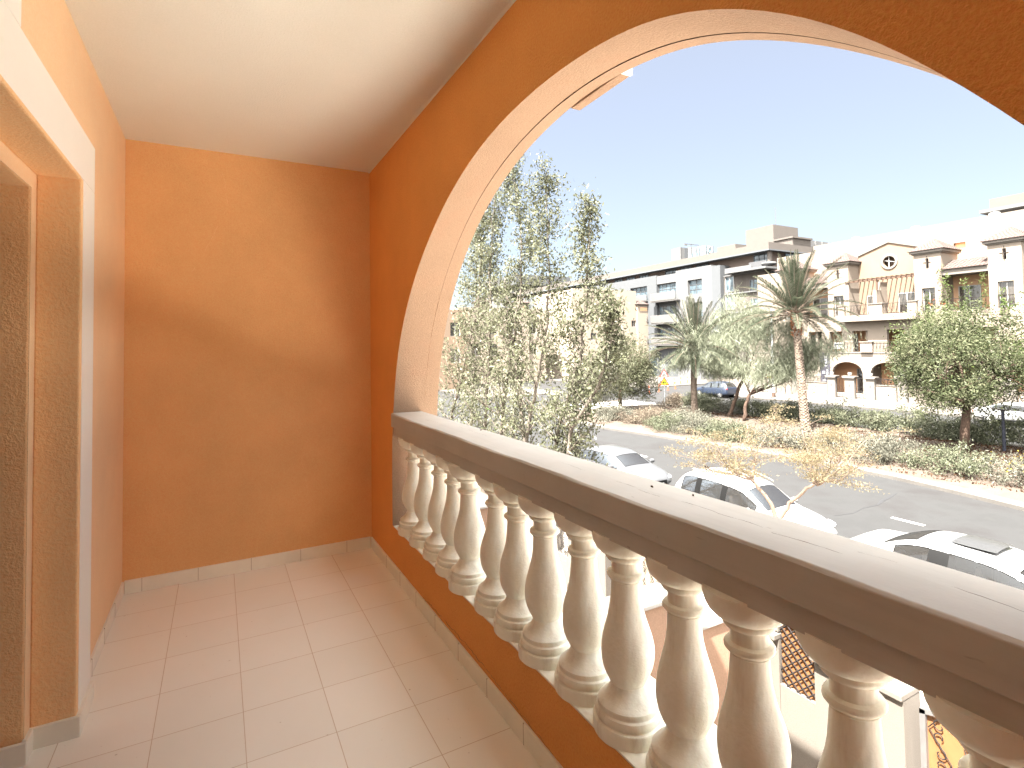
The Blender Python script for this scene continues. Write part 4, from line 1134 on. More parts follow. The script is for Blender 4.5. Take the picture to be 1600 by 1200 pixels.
villa('cream_villa', 50, 63.3, 72, 14.8, 'tall cream villa with pink hipped turret between the left trees and the nearer palm', [(62.2, 63.2, 8.6, 9.7), (62.2, 63.2, 5.3, 6.4), (58.2, 59.6, 10.3, 11.2), (57, 58.2, 6.6, 7.8), (53.5, 54.7, 9.7, 10.9), (53.5, 54.7, 6.4, 7.6), (50.8, 52, 9.7, 10.9)], [(63.301, 66, 12.35)])
villa('cream_villa', 31, 46, 74, 11.5, 'lower cream villa with tiled turrets seen through the middle of the left trees', [(33, 34.4, 7.5, 9.4), (36, 37.4, 7.5, 9.4), (39.6, 41, 7.5, 9.4), (43, 44.4, 7.5, 9.4), (33, 34.4, 4.2, 6), (36, 37.4, 4.2, 6), (39.6, 41, 4.2, 6), (43, 44.4, 4.2, 6)], [(34.6, 35.9, 12.2), (41.2, 42.8, 12.2)])
villa('cream_villa', 14, 29, 66, 10.5, 'wide peach villa seen through the leftmost trees next to the arch', [(16, 17.4, 7, 8.8), (19, 20.4, 7, 8.8), (23, 24.4, 7, 8.8), (26.5, 27.9, 7, 8.8), (16, 17.4, 3.5, 5.3), (19, 20.4, 3.5, 5.3), (23, 24.4, 3.5, 5.3), (26.5, 27.9, 3.5, 5.3)], [(20.6, 22.6, 11.4)], mat='peach_facade')
lw_ = empty('garden_wall', (60, 68, .1), 'low cream garden wall with an arched gateway below the turreted villa', 'wall')
m = MB(); m.box(52, 64.2, 69.6, 69.9, .1, 2.6); m.box(65.8, 70, 69.6, 69.9, .1, 4.3); m.box(64.2, 65.8, 69.6, 69.9, 3.5, 4.3); m.build('wall', 'cream_light', lw_)
MB().box(64.2, 65.8, 69.75, 69.8, .1, 3.49).build('gateway', 'office_glass', lw_)
tb = empty('grey_block', (95, 150, .1), 'distant dark grey apartment block above the villas behind the left trees', 'building')
MB().box(72, 88, 130, 150, .1, 22.5).build('wall', 'concrete_light', tb); MB().box(71, 89, 129, 151, 22.51, 25.3).build('roof', 'concrete_grey', tb)
far = [('glass_tower', 823.5, 845, 202, 'leftmost far glass tower, pale with one dark side', 'concrete_light'), ('glass_tower', 858, 873, 204.5, 'far glass tower with a white stepped triangle sign on its top', 'tower_glass_hazed'), ('glass_tower', 876, 897, 205, 'far dark glass tower with a white stepped sign and a crane beside it', 'tower_glass_hazed'), ('glass_tower', 900, 922, 212, 'rightmost far blue glass tower with a round white emblem', 'tower_glass_hazed')]
for i, (nm, x0, x1, z, lb, mt) in enumerate(far):
    o = empty(nm, ((x0+x1)/2, 815, 0), lb, 'tower')
    yo = 800+(i % 2)*3
    MB().box(x0, x1, yo, yo+25, 0, z).build('shaft', 'tower_glass_hazed' if i else 'concrete_light', o)
    MB().box(x0-.5, x0+1.5, yo-.6, yo-.01, 0, z+1).box(x1-1.5, x1+.5, yo-.6, yo-.01, 0, z+1).build('edge_fin', 'concrete_light', o)
    if i == 0: MB().box(x0+11, x1-2, yo-.4, yo-.01, 0, z-1).build('dark_side', 'concrete_grey', o)
    if i == 1: MB().prism([(862, 202), (871, 202), (871, 200), (868, 200), (868, 197), (865, 197), (865, 193), (862, 193)], 'y', yo-.5, yo-.02).build('emblem', 'sign_white', o)
    if i == 2: MB().prism([(884, 202), (893, 202), (893, 192), (891, 192), (891, 196), (888, 196), (888, 199), (884, 199)], 'y', yo-.5, yo-.02).build('emblem', 'sign_white', o)
    if i == 3:
        m = MB(); n = 20; pts = [(911+6*math.cos(k*2*math.pi/n), yo-.6, 203+6.5*math.sin(k*2*math.pi/n)) for k in range(n+1)]; m.tube(pts, 1.1, 4); m.box(908.5, 913.5, yo-.7, yo-.1, 205, 206.5); m.build('emblem', 'sign_white', o)
cr_ = empty('tower_crane', (858, 803, 0), 'thin pale construction crane on top of the far glass towers', 'crane')
MB().box(857, 858, 803, 804, 190, 214).box(838, 880, 803, 804, 210, 211.5).box(838, 846, 802.8, 804.2, 207.5, 210).build('jib', 'concrete_light', cr_)

# ================================================================ street furniture
def road_sign(x, y, lb, top):
    o = empty('road_sign', (x, y, .15), lb, 'road sign')
    f = Vector((-x, -y, 0)).normalized(); s_ = Vector((-f.y, f.x, 0)); a = math.atan2(s_.y, s_.x)
    def P(u, d, z): return (x+s_.x*u+f.x*d, y+s_.y*u+f.y*d, z)
    MB().tube([(x, y, .14), (x, y, top)], .035, 8).build('pole', 'pole_grey', o)
    def tri(zc, w_, mat, d, nm):
        h_ = w_*.866; m = MB(); r = .10
        vs = [P(-w_/2, d, zc-h_/3), P(w_/2, d, zc-h_/3), P(0, d, zc+h_*2/3), P(-w_/2, d-.015, zc-h_/3), P(w_/2, d-.015, zc-h_/3), P(0, d-.015, zc+h_*2/3)]
        m.add(vs, [(0, 1, 2), (5, 4, 3), (0, 3, 4, 1), (1, 4, 5, 2), (2, 5, 3, 0)]); return m.build(nm, mat, o)
    za, zb = top-.42, top-1.10
    tri(za, .80, 'sign_red', .055, 'warning_plate'); tri(za-.01, .56, 'sign_white', .062, 'warning_face')
    m = MB(); n = 8; pts = [(-.19, -.12), (.19, -.12)]+[(.17*math.cos(math.pi*k/n), -.07+.085*math.sin(math.pi*k/n)) for k in range(n+1)]
    m.add([P(u, .068, za+v) for u, v in pts], [tuple(range(len(pts)))]); m.build('hump_symbol', 'sign_black', o)
    tri(zb, .80, 'sign_red', .055, 'children_plate'); tri(zb-.01, .58, 'sign_yellow', .062, 'children_face')
    m = MB()
    def fig(u0, sc_):
        for pts in ([(0, .11), (.03, .14), (0, .17), (-.03, .14)], [(-.035, .10), (.035, .10), (.04, -.02), (-.04, -.02)], [(-.04, -.02), (-.01, -.02), (-.05, -.13), (-.08, -.13)], [(.01, -.02), (.04, -.02), (.08, -.13), (.05, -.13)], [(.03, .09), (.10, .03), (.09, .01), (.03, .05)], [(-.03, .09), (-.10, .03), (-.09, .01), (-.03, .05)]):
            m.add([P(u0+u*sc_, .069, zb-.03+v*sc_) for u, v in pts], [tuple(range(len(pts)))])
    fig(-.06, .9); fig(.09, .72); m.build('children_symbol', 'sign_black', o)
    return o
road_sign(33.2, 34.45, 'triangular hump and yellow children warning signs at the median tip, left of the shorter palm', 3.42)
road_sign(46.9, 34.6, 'triangular warning signs half hidden by wispy leaves next to the thick grey lamp post', 3.45)
lp = empty('lamp_post', (48.7, 35.4, .14), 'thick pale grey lamp post with a brown foot on the far pavement', 'lamp post')
MB().tube([(48.7, 35.4, .55), (48.7, 35.4, 9.0)], [.14, .08], 12).build('pole', 'pole_grey', lp, smooth='auto')
MB().tube([(48.7, 35.4, .14), (48.7, 35.4, .549)], .17, 12).build('foot', 'bark_brown', lp)
MB().tube([(48.7, 35.4, 8.9), (48.0, 35.5, 9.25), (46.9, 35.6, 9.35)], .05, 6).build('arm', 'pole_grey', lp)
MB().box(46.3, 47.0, 35.45, 35.75, 9.28, 9.40).build('lamp_head', 'pole_grey', lp, bevel=.03)
bp = MB().tube([(32.8, 11.7, .15), (32.8, 11.7, 2.2)], .07, 10).build('marker_post', 'bluegrey_post', origin=(32.8, 11.7, .15))
tag(bp, 'dark blue grey post standing beside the green tree in the median', 'post')
for k, (x, y) in enumerate([(42.6, 46.6), (45.0, 47.6), (47.4, 48.6), (49.6, 49.6), (51.6, 53.0), (53.4, 53.6), (55.4, 54.4), (57.4, 55.1)]):
    o = MB().lathe([(.13, 0), (.13, .05), (.055, .07), (.05, .85), (.03, .9)], (x, y, .01 if y < 52.6 else .12), 10).lathe([(.056, .45), (.056, .6)], (x, y, .01 if y < 52.6 else .12), 10, 1).build('bollard', ['bollard_orange', 'sign_white'], origin=(x, y, .01), smooth='auto')
    ORD = ['nearest', 'second', 'third', 'fourth', 'fifth', 'sixth', 'seventh', 'farthest']
    tag(o, ORD[k]+' slim orange bollard of the line along the side road, counted from the warning sign', 'bollard', 'orange bollards along the side road')

# ================================================================ cars
def car(name, xc, y_rear, st, glassrng, paintm, label, facing=-1, wheels=(.85, 3.4), wr=.34, wbody=.9, sunroof=None, rails=False, tint='car_glass', seat='seat_fabric', pillars=(), shade=False):
    """st rows: u, z0, wb, zb, wt, we, ze, zc ; glassrng: dict of u ranges"""
    o = empty(name, (xc, y_rear+facing*st[-1][0]/2, 0), label, 'car')
    V = []; rows = []
    for (u, z0, wb, zb, wt, we, ze, zc) in st:
        prof = [(0, z0-.02), (wb*.88, z0), (wb, z0+.14), (wb*1.0, (z0+zb)*.52), (wt, zb), (we, ze), (we-.10, ze+(zc-ze)*.45), (we*.45, zc-.01), (0, zc)]
        full = prof+[(-a, b) for a, b in prof[-2:0:-1]]
        rows.append([(a, u, b) for a, b in full])
    n = len(rows[0]); vs = [p for r in rows for p in r]; fs = []; mi = []
    g0, g1 = glassrng['side']; w0, w1 = glassrng['front']; r0, r1 = glassrng['rear']
    for i in range(len(rows)-1):
        u0, u1 = st[i][0], st[i+1][0]; um = (u0+u1)/2
        for k in range(n):
            k2 = (k+1) % n; fs.append((i*n+k, (i+1)*n+k, (i+1)*n+k2, i*n+k2))
            kk = k if k < 8 else n-1-k
            m_ = 0
            if kk == 4 and g0 < um < g1:
                m_ = 2 if any(a < um < b for a, b in pillars) else 1
            if kk in (6, 7) and (w0 < um < w1 or r0 < um < r1): m_ = 1
            mi.append(m_)
    fs.append(tuple(range(n))); mi.append(0); fs.append(tuple((len(rows)-1)*n+k for k in range(n-1, -1, -1))); mi.append(0)
    me = bpy.data.meshes.new('tmp'); me.from_pydata(vs, [], fs); me.materials.append(None); me.materials.append(None); me.materials.append(None)
    me.polygons.foreach_set('material_index', mi)
    tmp = bpy.data.objects.new('tmp', me); COL.objects.link(tmp)
    sb_ = tmp.modifiers.new('s', 'SUBSURF'); sb_.levels = 3; sb_.render_levels = 3
    bpy.context.view_layer.update()
    ev = tmp.evaluated_get(bpy.context.evaluated_depsgraph_get()); m2 = ev.to_mesh()
    co = [v.co.copy() for v in m2.vertices]; P = [(tuple(p.vertices), p.material_index) for p in m2.polygons]
    ev.to_mesh_clear(); bpy.data.objects.remove(tmp)
    def Wd(p): return (xc+p[0], y_rear+facing*p[1], p[2])
    def sub(idx, nm, mat, parent, off=0, sel=None):
        used = {}; mb = MB(); F = []
        for f, m_ in P:
            if m_ == idx and (sel is None or sel(sum((co[v] for v in f), Vector())/len(f))):
                F.append(tuple(used.setdefault(v, len(used)) for v in f))
        vv = [None]*len(used)
        for v, j in used.items():
            c = co[v]; vv[j] = Wd((c.x*(1-off), c.y, c.z-off*.3))
        mb.add(vv, F); return mb.build(nm, mat, parent, smooth='auto')
    body = sub(0, 'body', paintm, o); gl = sub(1, 'windows', tint, o, .004)
    for a_p, b_p in pillars:
        for sg in (1, -1): sub(2, 'door_pillar', 'black_trim', o, .002, sel=lambda c: c.x*sg > 0 and a_p-.12 < c.y < b_p+.12)
    # boundary gasket between glass and paint
    edges = {}
    for f, m_ in P:
        for a, b in zip(f, f[1:]+f[:1]): edges.setdefault((min(a, b), max(a, b)), []).append(m_)
    adj = {}
    for (a, b), ms in edges.items():
        if len(ms) == 2 and (1 in ms) and (0 in ms): adj.setdefault(a, []).append(b); adj.setdefault(b, []).append(a)
    m = MB(); seen = set()
    for s0 in list(adj):
        if s0 in seen: continue
        path = [s0]; seen.add(s0); cur = s0
        while True:
            nx_ = [q for q in adj[cur] if q not in seen]
            if not nx_: break
            cur = nx_[0]; seen.add(cur); path.append(cur)
        if len(path) > 3: m.tube([Wd((co[q].x*1.0, co[q].y, co[q].z)) for q in path+[path[0]]], .009, 5)
    m.build('window_seal', 'black_trim', body)
    # wheels
    for u in wheels:
        for s_ in (1, -1):
            x = xc+s_*(wbody-.12); y = y_rear+facing*u
            t_ = MB().lathe([(wr*.62, -.11), (wr*.9, -.115), (wr, -.09), (wr, .09), (wr*.9, .115), (wr*.62, .11)], (x, y, wr), 28, axis='x')
            w_ = t_.build('wheel', 'rubber', o, smooth='auto')
            m = MB(); m.lathe([(wr*.18, s_*.10), (wr*.2, s_*.12), (wr*.05, s_*.125)], (x, y, wr), 14, axis='x'); m.lathe([(wr*.63, s_*.02), (wr*.63, s_*.112), (wr*.57, s_*.112), (wr*.55, s_*.02)], (x, y, wr), 24, axis='x')
            for k in range(5):
                a = k*2*math.pi/5; m.tube([(x+s_*.10, y+wr*.1*math.cos(a), wr+wr*.1*math.sin(a)), (x+s_*.085, y+wr*.6*math.cos(a), wr+wr*.6*math.sin(a))], [.03, .02], 5)
            m.build('rim', 'rim_metal', w_)
    L = st[-1][0]
    # cabin floor + seats + dash
    ux = [r for r in st]; zf = .35
    fr_u = w1-.25
    for s_ in (1, -1):
        for u in (fr_u-.95, max(fr_u-1.85, .55)):
            y = y_rear+facing*u; x = xc+s_*.36; m = MB()
            m.box(x-.25, x+.25, min(y, y+facing*.5), max(y, y+facing*.5), .45, .62)
            y2 = y-facing*.12; m.box(x-.24, x+.24, min(y, y2), max(y, y2), .62, 1.16); m.box(x-.12, x+.12, min(y, y2)-.0, max(y, y2), 1.161, 1.36)
            m.build('seat', seat, o, bevel=.05)
    y = y_rear+facing*(fr_u+.05); y2 = y_rear+facing*(fr_u+.55)
    d_ = MB().box(xc-.66, xc+.66, min(y, y2), max(y, y2), .6, .93).build('dashboard', 'sunshade' if shade else 'seat_fabric', o, bevel=.06)
    yy = y-facing*.12; n_ = 16
    MB().tube([(xc+.36*(1 if facing < 0 else -1)+.18*math.cos(k*2*math.pi/n_), yy, .95+.18*math.sin(k*2*math.pi/n_)) for k in range(n_+1)], .014, 5).build('steering_wheel', 'black_trim', o)
    # mirrors, lamps
    um = w1-.38
    for s_ in (1, -1):
        y = y_rear+facing*um; x = xc+s_*(wbody+.10)
        MB().lathe([(.02, -.13), (.07, -.11), (.085, -.02), (.08, .08), (.03, .12)], (x, y, 1.02 if L < 4.6 and wr > .35 else .98), 14, axis='x').build('mirror', paintm, o, smooth='auto')
        y = y_rear+facing*(L-.22)
        hl = MB().lathe([(.02, -.20), (.075, -.14), (.085, 0), (.075, .14), (.02, .20)], (0, 0, 0), 14, axis='y'); a_ = s_*facing*.55
        hl.xf(lambda p: (xc+s_*(wbody-.21)+p[0]*math.cos(a_)-p[1]*math.sin(a_), y+p[0]*math.sin(a_)+p[1]*math.cos(a_), (.76 if wr > .35 else .66)+p[2]*.8)).build('headlight', 'headlight_glass', o, smooth='auto')
        y = y_rear+facing*.11
        MB().box(xc+s_*(wbody-.22)-.13, xc+s_*(wbody-.22)+.13, y-.07, y+.07, *((.88, 1.02) if rails or wr > .35 else (.70, .84))).build('tail_light', 'tail_red', o, bevel=.03)
    y = y_rear+facing*(L-.03)
    MB().box(xc-.42, xc+.42, y-.03, y+.03, .42, .62).build('grille', 'black_trim', o, bevel=.02)
    MB().box(xc-.26, xc+.26, y+facing*.031-.005, y+facing*.031+.005, .42, .53).build('number_plate', 'sign_white', o)
    y = y_rear+facing*(w1-.02)
    for q in (-.45, .1): MB().tube([(xc+q, y+facing*.02, 1.03 if wr > .35 else .965), (xc+q+.5, y-facing*.10, 1.07 if wr > .35 else 1.0)], .010, 4).build('wiper', 'black_trim', o)
    if rails:
        for s_ in (1, -1):
            pts = [(xc+s_*(.60), y_rear+facing*u, z) for u, z in ((.75, 1.60), (.9, 1.655), (1.5, 1.69), (2.1, 1.665), (2.45, 1.60), (2.6, 1.55))]
            MB().tube(pts, .016, 6).build('roof_rail', 'steel_grey', o)
        MB().prism([(y_rear+facing*.62, 1.64), (y_rear+facing*.82, 1.64), (y_rear+facing*.66, 1.72)], 'x', xc-.02, xc+.02).build('aerial', 'black_trim', o)
    if sunroof:
        a, b, w_, z = sunroof; ya, yb = y_rear+facing*a, y_rear+facing*b
        m = MB(); n_ = 8; vs = []; fs = []
        for i in range(n_+1):
            for j in range(n_+1):
                s_ = i/n_*2-1; t_ = j/n_
                rr = 1-.06*max(0, abs(t_*2-1))**3
                u = a+(b-a)*t_; vs.append((xc+s_*w_*rr, y_rear+facing*(u), z(u)+.030-.028*s_*s_))
        for i in range(n_):
            for j in range(n_): fs.append((i*(n_+1)+j, (i+1)*(n_+1)+j, (i+1)*(n_+1)+j+1, i*(n_+1)+j+1))
        m.add(vs, fs); m.build('sunroof', 'sunroof_glass', o, smooth=True)
    return o
SUV = [(0.0, .48, .62, .80, .66, .60, .98, 1.0), (.05, .36, .84, .92, .84, .76, 1.06, 1.10), (.22, .30, .89, 1.03, .87, .70, 1.30, 1.36), (.42, .28, .905, 1.06, .885, .65, 1.50, 1.57), (.70, .27, .91, 1.04, .89, .655, 1.565, 1.64), (1.00, .27, .91, 1.02, .89, .665, 1.58, 1.665), (1.10, .27, .91, 1.01, .89, .667, 1.583, 1.668), (1.60, .27, .91, .99, .89, .67, 1.575, 1.665), (1.95, .27, .91, .975, .89, .67, 1.56, 1.655), (2.05, .27, .91, .97, .89, .67, 1.55, 1.65), (2.45, .27, .91, .96, .885, .655, 1.49, 1.60), (2.62, .27, .91, .955, .885, .65, 1.43, 1.545), (3.10, .28, .91, .95, .88, .70, 1.13, 1.22), (3.30, .29, .905, .94, .875, .73, 1.01, 1.075), (3.45, .29, .90, .92, .86, .74, .98, 1.035), (3.90, .30, .89, .86, .83, .70, .92, .975), (4.20, .34, .85, .76, .78, .60, .83, .88), (4.36, .40, .74, .66, .66, .52, .72, .76), (4.41, .46, .60, .58, .55, .45, .62, .65)]
car('parked_suv', 13.50, 12.95, SUV, dict(side=(.42, 3.1), front=(2.6, 3.32), rear=(.1, .45)), 'paint_white', 'white suv with roof rails parked behind the dry yellow tree', wheels=(.86, 3.50), wr=.355, wbody=.91, rails=True, seat='seat_beige', pillars=((1.0, 1.10), (1.95, 2.05)))
SED = [(0.0, .50, .60, .78, .66, .58, .90, .93), (.06, .36, .84, .86, .84, .74, 1.0, 1.03), (.30, .30, .90, .93, .87, .74, 1.03, 1.06), (.62, .28, .915, .95, .88, .74, 1.05, 1.08), (.78, .27, .92, .955, .885, .73, 1.09, 1.13), (1.10, .27, .92, .955, .89, .68, 1.24, 1.31), (1.45, .27, .92, .955, .89, .66, 1.345, 1.42), (1.75, .27, .92, .95, .89, .66, 1.375, 1.45), (1.90, .27, .92, .945, .89, .66, 1.38, 1.457), (2.02, .27, .92, .945, .89, .66, 1.38, 1.457), (2.50, .27, .92, .935, .89, .66, 1.365, 1.445), (2.85, .27, .92, .93, .885, .65, 1.32, 1.405), (3.05, .27, .92, .925, .885, .65, 1.25, 1.335), (3.55, .28, .92, .92, .88, .70, 1.04, 1.10), (3.72, .29, .915, .91, .875, .73, .965, 1.01), (3.85, .29, .91, .90, .86, .74, .94, .985), (4.30, .30, .89, .84, .83, .70, .875, .925), (4.62, .34, .85, .74, .76, .60, .78, .82), (4.78, .42, .70, .62, .62, .48, .66, .69), (4.82, .47, .55, .56, .52, .42, .58, .60)]
car('parked_sedan', 13.42, 7.55, SED, dict(side=(.95, 3.55), front=(3.0, 3.75), rear=(.75, 1.48)), 'paint_white', 'white sedan with a grey sunroof parked closest to the balcony, at the right', wheels=(.95, 3.80), wr=.335, wbody=.92, sunroof=(1.98, 2.72, .42, lambda u: 1.468-.012*(u-2.3)**2), pillars=((1.75, 2.02),), shade=True)
car('parked_sedan', 13.95, 19.7, SED, dict(side=(.95, 3.55), front=(3.0, 3.75), rear=(.75, 1.48)), 'paint_silver', 'silver sedan half hidden by the leaves of the left trees', wheels=(.95, 3.80), wr=.335, wbody=.92, pillars=((1.90, 2.02),))
car('passing_car', 45.4, 37.6, SUV, dict(side=(.42, 3.1), front=(2.6, 3.32), rear=(.1, .45)), 'paint_navy', 'dark blue car behind the hedge between the palm and the wispy tree', facing=1, wheels=(.86, 3.50), wr=.355, wbody=.91, pillars=((1.0, 1.10), (1.95, 2.05)))
car('distant_car', 45.2, 17.5, SED, dict(side=(.95, 3.55), front=(3.0, 3.75), rear=(.75, 1.48)), 'paint_white', 'white car just visible under the green foliage at the right edge', wheels=(.95, 3.80), wr=.335, wbody=.92, pillars=((1.90, 2.02),))
ssh = MB().box(12.95, 13.9, 3.75, 4.05, .931, .936).build('paper_note', 'sign_white'); tag(ssh, 'white printed paper lying behind the windscreen of the nearest sedan', 'paper')
ssh.location.z += 0

# ================================================================ vegetation
def branchtree(rg, base, dirv, length, r0, levels, spread=.6, kids=(3, 4), shrink=.68, curve=.15, up=.1, segs=4):
    """returns list of (pts, radii) tubes and tip points with their parent direction"""
    tubes = []; tips = []
    def grow(p, d, L, r, lv):
        pts = [p.copy()]; rr = [r]; q = p.copy(); dd = d.copy()
        for s_ in range(segs):
            dd = (dd+Vector([rg.gauss(0, curve) for _ in range(3)])+Vector((0, 0, up*.3))).normalized()
            q = q+dd*L/segs; pts.append(q.copy()); rr.append(r*(1-.45*(s_+1)/segs))
        tubes.append((pts, rr))
        if lv == 0: tips.append((q.copy(), dd.copy())); return
        for k in range(rg.randint(*kids)):
            t_ = rg.uniform(.55, 1.0) if k else 1.0; i = min(segs, max(1, int(t_*segs)))
            nd = (dd+Vector([rg.gauss(0, spread) for _ in range(3)])+Vector((0, 0, up))).normalized()
            grow(pts[i], nd, L*shrink*rg.uniform(.8, 1.15), rr[i]*.72, lv-1)
            tips.append((pts[i].copy(), nd))
    grow(Vector(base), Vector(dirv).normalized(), length, r0, levels)
    return tubes, tips
def build_tubes(name, tubes, mat, parent, n=6):
    m = MB()
    for pts, rr in tubes: m.tube(pts, rr, n if rr[0] > .02 else 4)
    return m.build(name, mat, parent, smooth=True)
def clump_points(centers, per, sig):
    c = np.repeat(np.asarray(centers, float), per, 0)
    return c+rng.normal(size=c.shape)*np.asarray(sig)

# --- tall slender trees on the pavement (left)
def slender(stem, label, seed, nleaf=2600, mat='leaf_olive', rmax=1.35, size=.085, low=1.0, extra=()):
    rg = random.Random(seed); b = stem[0]
    o = empty('slender_tree', b, label, 'tree', None)
    pts = [Vector(p) for p in stem]; 
    fine = []
    for i in range(len(pts)-1):
        for k in range(6): fine.append(pts[i].lerp(pts[i+1], k/6)+Vector((rg.gauss(0, .02), rg.gauss(0, .02), 0)))
    fine.append(pts[-1]); H_ = pts[-1].z
    rad = [.055*(1-.88*i/len(fine))+.004 for i in range(len(fine))]
    tubes = [(fine, rad)]; C = []
    nb = 58
    for k in range(nb):
        t_ = (k+rg.random())/nb; z = low+(H_-low)*t_**.92
        i = min(range(len(fine)), key=lambda q: abs(fine[q].z-z)); p = fine[i]
        L = rmax*1.12*(1-.74*t_)*rg.uniform(.55, 1.1)+.10; a = rg.uniform(0, 6.283); el = rg.uniform(.45, 1.05)
        d = Vector((math.cos(a)*math.cos(el), math.sin(a)*math.cos(el), math.sin(el)))
        q = p.copy(); bp_ = [p.copy()]
        for s_ in range(5):
            d = (d+Vector((rg.gauss(0, .10), rg.gauss(0, .10), .06))).normalized(); q = q+d*L/5; bp_.append(q.copy())
        tubes.append((bp_, [max(.003, rad[i]*.45)*(1-.8*s_/5) for s_ in range(6)]))
        for s_ in range(2, 6):
            C.append(tuple(bp_[s_]))
            if rg.random() < .8:
                sd2 = Vector([rg.gauss(0, 1) for _ in range(3)]).normalized()*L*.28; e_ = bp_[s_]+sd2; tubes.append(([bp_[s_], e_], [.004, .002])); C.append(tuple(e_)); C.append(tuple(bp_[s_].lerp(e_, .5)))
    for p in extra: C.append(p)
    for k in range(7): C.append(tuple(pts[-1]+Vector((rg.gauss(0, .08), rg.gauss(0, .08), -.12*k+.1))))
    build_tubes('trunk', tubes, 'bark_grey', o, 7)
    per = max(3, int(3.2*nleaf/len(C))); P = clump_points(C, per, (.12, .12, .125))
    leaves('crown', P, size*1.05, .40, mat, o, bias=np.array([0, 0, .7]))
    return o
slender([(7.5, 19.6, .14), (7.5, 18.7, 2.9), (7.5, 17.4, 5.0), (7.5, 16.3, 6.7), (7.5, 15.9, 8.9), (7.5, 15.6, 10.6)], 'leftmost slender tree, its leaning stem rising beside the arch jamb', 1, 2500, low=1.5, rmax=1.5)
slender([(7.7, 16.6, .14), (7.6, 15.8, 4.3), (7.5, 15.3, 6.0), (7.5, 15.2, 8.8), (7.5, 14.9, 10.2)], 'slender tree with a straight stem, second from the arch jamb', 2, 2300)
slender([(7.5, 15.6, .14), (7.5, 14.6, 3.4), (7.5, 14.0, 5.3), (7.5, 13.4, 6.8), (7.5, 13.2, 8.3), (7.4, 13.6, 10.7)], 'tall slender tree third from the jamb whose top nearly reaches the arch', 3, 2500)
slender([(7.4, 13.8, .14), (7.5, 12.9, 3.7), (7.5, 12.4, 4.9), (7.5, 12.0, 6.1), (7.5, 11.8, 7.4), (7.5, 11.9, 10.0)], 'slender tree amid the left group, its lone pointed top against the sky', 4, 2300)
slender([(7.4, 12.6, .14), (7.5, 11.4, 3.7), (7.5, 10.6, 4.9), (7.5, 10.3, 6.2), (7.5, 10.1, 7.9), (7.5, 10.0, 8.75)], 'rightmost of the tall slender trees, leaning stem and sparse top beside the grey building', 5, 2500, low=.9, rmax=1.2)
slender([(7.6, 12.9, .14), (7.5, 13.5, 4.5), (7.5, 14.1, 6.0), (7.5, 14.3, 7.6)], 'short slender tree leaning left in the middle of the left group', 6, 1300)
slender([(7.2, 11.6, .14), (7.3, 10.6, 3.6), (7.5, 9.8, 4.7), (7.5, 9.35, 5.6), (7.4, 9.2, 6.4)], 'low slender tree leaning right, its leaves hanging over the silver car', 7, 2100, low=1.2, rmax=1.15, size=.09)
slender([(7.9, 18.2, .14), (7.9, 17.6, 4.0), (7.9, 17.2, 7.0), (7.9, 17.0, 9.8)], 'slender tree standing behind the first stem beside the arch jamb', 8, 1800)
o = empty('sapling', (6.9, 13.2, .14), 'bright lime green sapling low among the left slender trees', 'tree')
tb_, tp_ = branchtree(random.Random(3), (6.9, 13.2, .14), (0, 0, 1), 1.9, .03, 2, .5, (3, 4))
build_tubes('trunk', tb_, 'bark_grey', o); leaves('crown', clump_points([tuple(p) for p, d in tp_], 10, .12), .10, .34, 'leaf_lime', o)

# --- broad crowns
def broad(name, base, hgt, cc, rad, label, seed, ncl, per, size, mat, bark='bark_brown', tr=.16, sig=.28, width=.32, lean=(0, 0, 1), levels=3, hollow=.45, bottom=None, bias=None, fine=None, group=None):
    rg = random.Random(seed); o = empty(name, base, label, 'tree', group)
    C = []
    cc = np.array(cc, float); rad = np.array(rad, float); r1 = np.random.default_rng(seed)
    lobes = [(unit(r1.normal(size=(1, 3)))[0], r1.uniform(.62, 1.2)) for _ in range(20)]
    while len(C) < ncl:
        d = unit(r1.normal(size=(1, 3)))[0]; k = 1.0
        best = max(lobes, key=lambda l_: float(np.dot(l_[0], d))); k = best[1]*(.82+.18*float(np.dot(best[0], d)))
        r = (hollow+(1-hollow)*r1.random()**.6)*k
        p = cc+d*rad*r
        if bottom is not None and p[2] < bottom+ .5*math.sin(p[0]*3+p[1]*2): continue
        C.append(p)
    C = np.array(C)
    # trunk and limbs reaching for clump centres
    tubes = []; b = Vector(base); ld = Vector(lean).normalized(); fork = b+ld*hgt
    mid = b.lerp(fork, .5)+Vector((rg.gauss(0, .06), rg.gauss(0, .06), 0))
    tubes.append(([b, mid, fork], [tr*1.15, tr, tr*.85]))
    idx = list(range(len(C))); rg.shuffle(idx); L1 = []
    for i in idx[:7]:
        e = fork.lerp(Vector(C[i]), .55); m1 = fork.lerp(e, .5)+Vector((rg.gauss(0, .12), rg.gauss(0, .12), rg.uniform(0, .2)))
        tubes.append(([fork, m1, e], [tr*.55, tr*.42, tr*.28])); L1.append(e)
    for i in idx[7:7+min(len(C)-7, 90)]:
        e = Vector(C[i]); s_ = min(L1, key=lambda q: (q-e).length); m1 = s_.lerp(e, .5)+Vector((rg.gauss(0, .1), rg.gauss(0, .1), rg.gauss(0, .08)))
        tubes.append(([s_, m1, e], [tr*.2, tr*.12, .008]))
    build_tubes('trunk', tubes, bark, o)
    per = int(per*2.5); tone = np.repeat(np.clip(r1.normal(.45, .22, len(C)), 0, 1), per); tone = np.clip(tone+r1.normal(0, .16, len(tone)), 0, 1)
    leaves('crown', clump_points(C, per, sig), size*.75, width*1.05, mat, o, tone=tone, bias=bias)
    return o
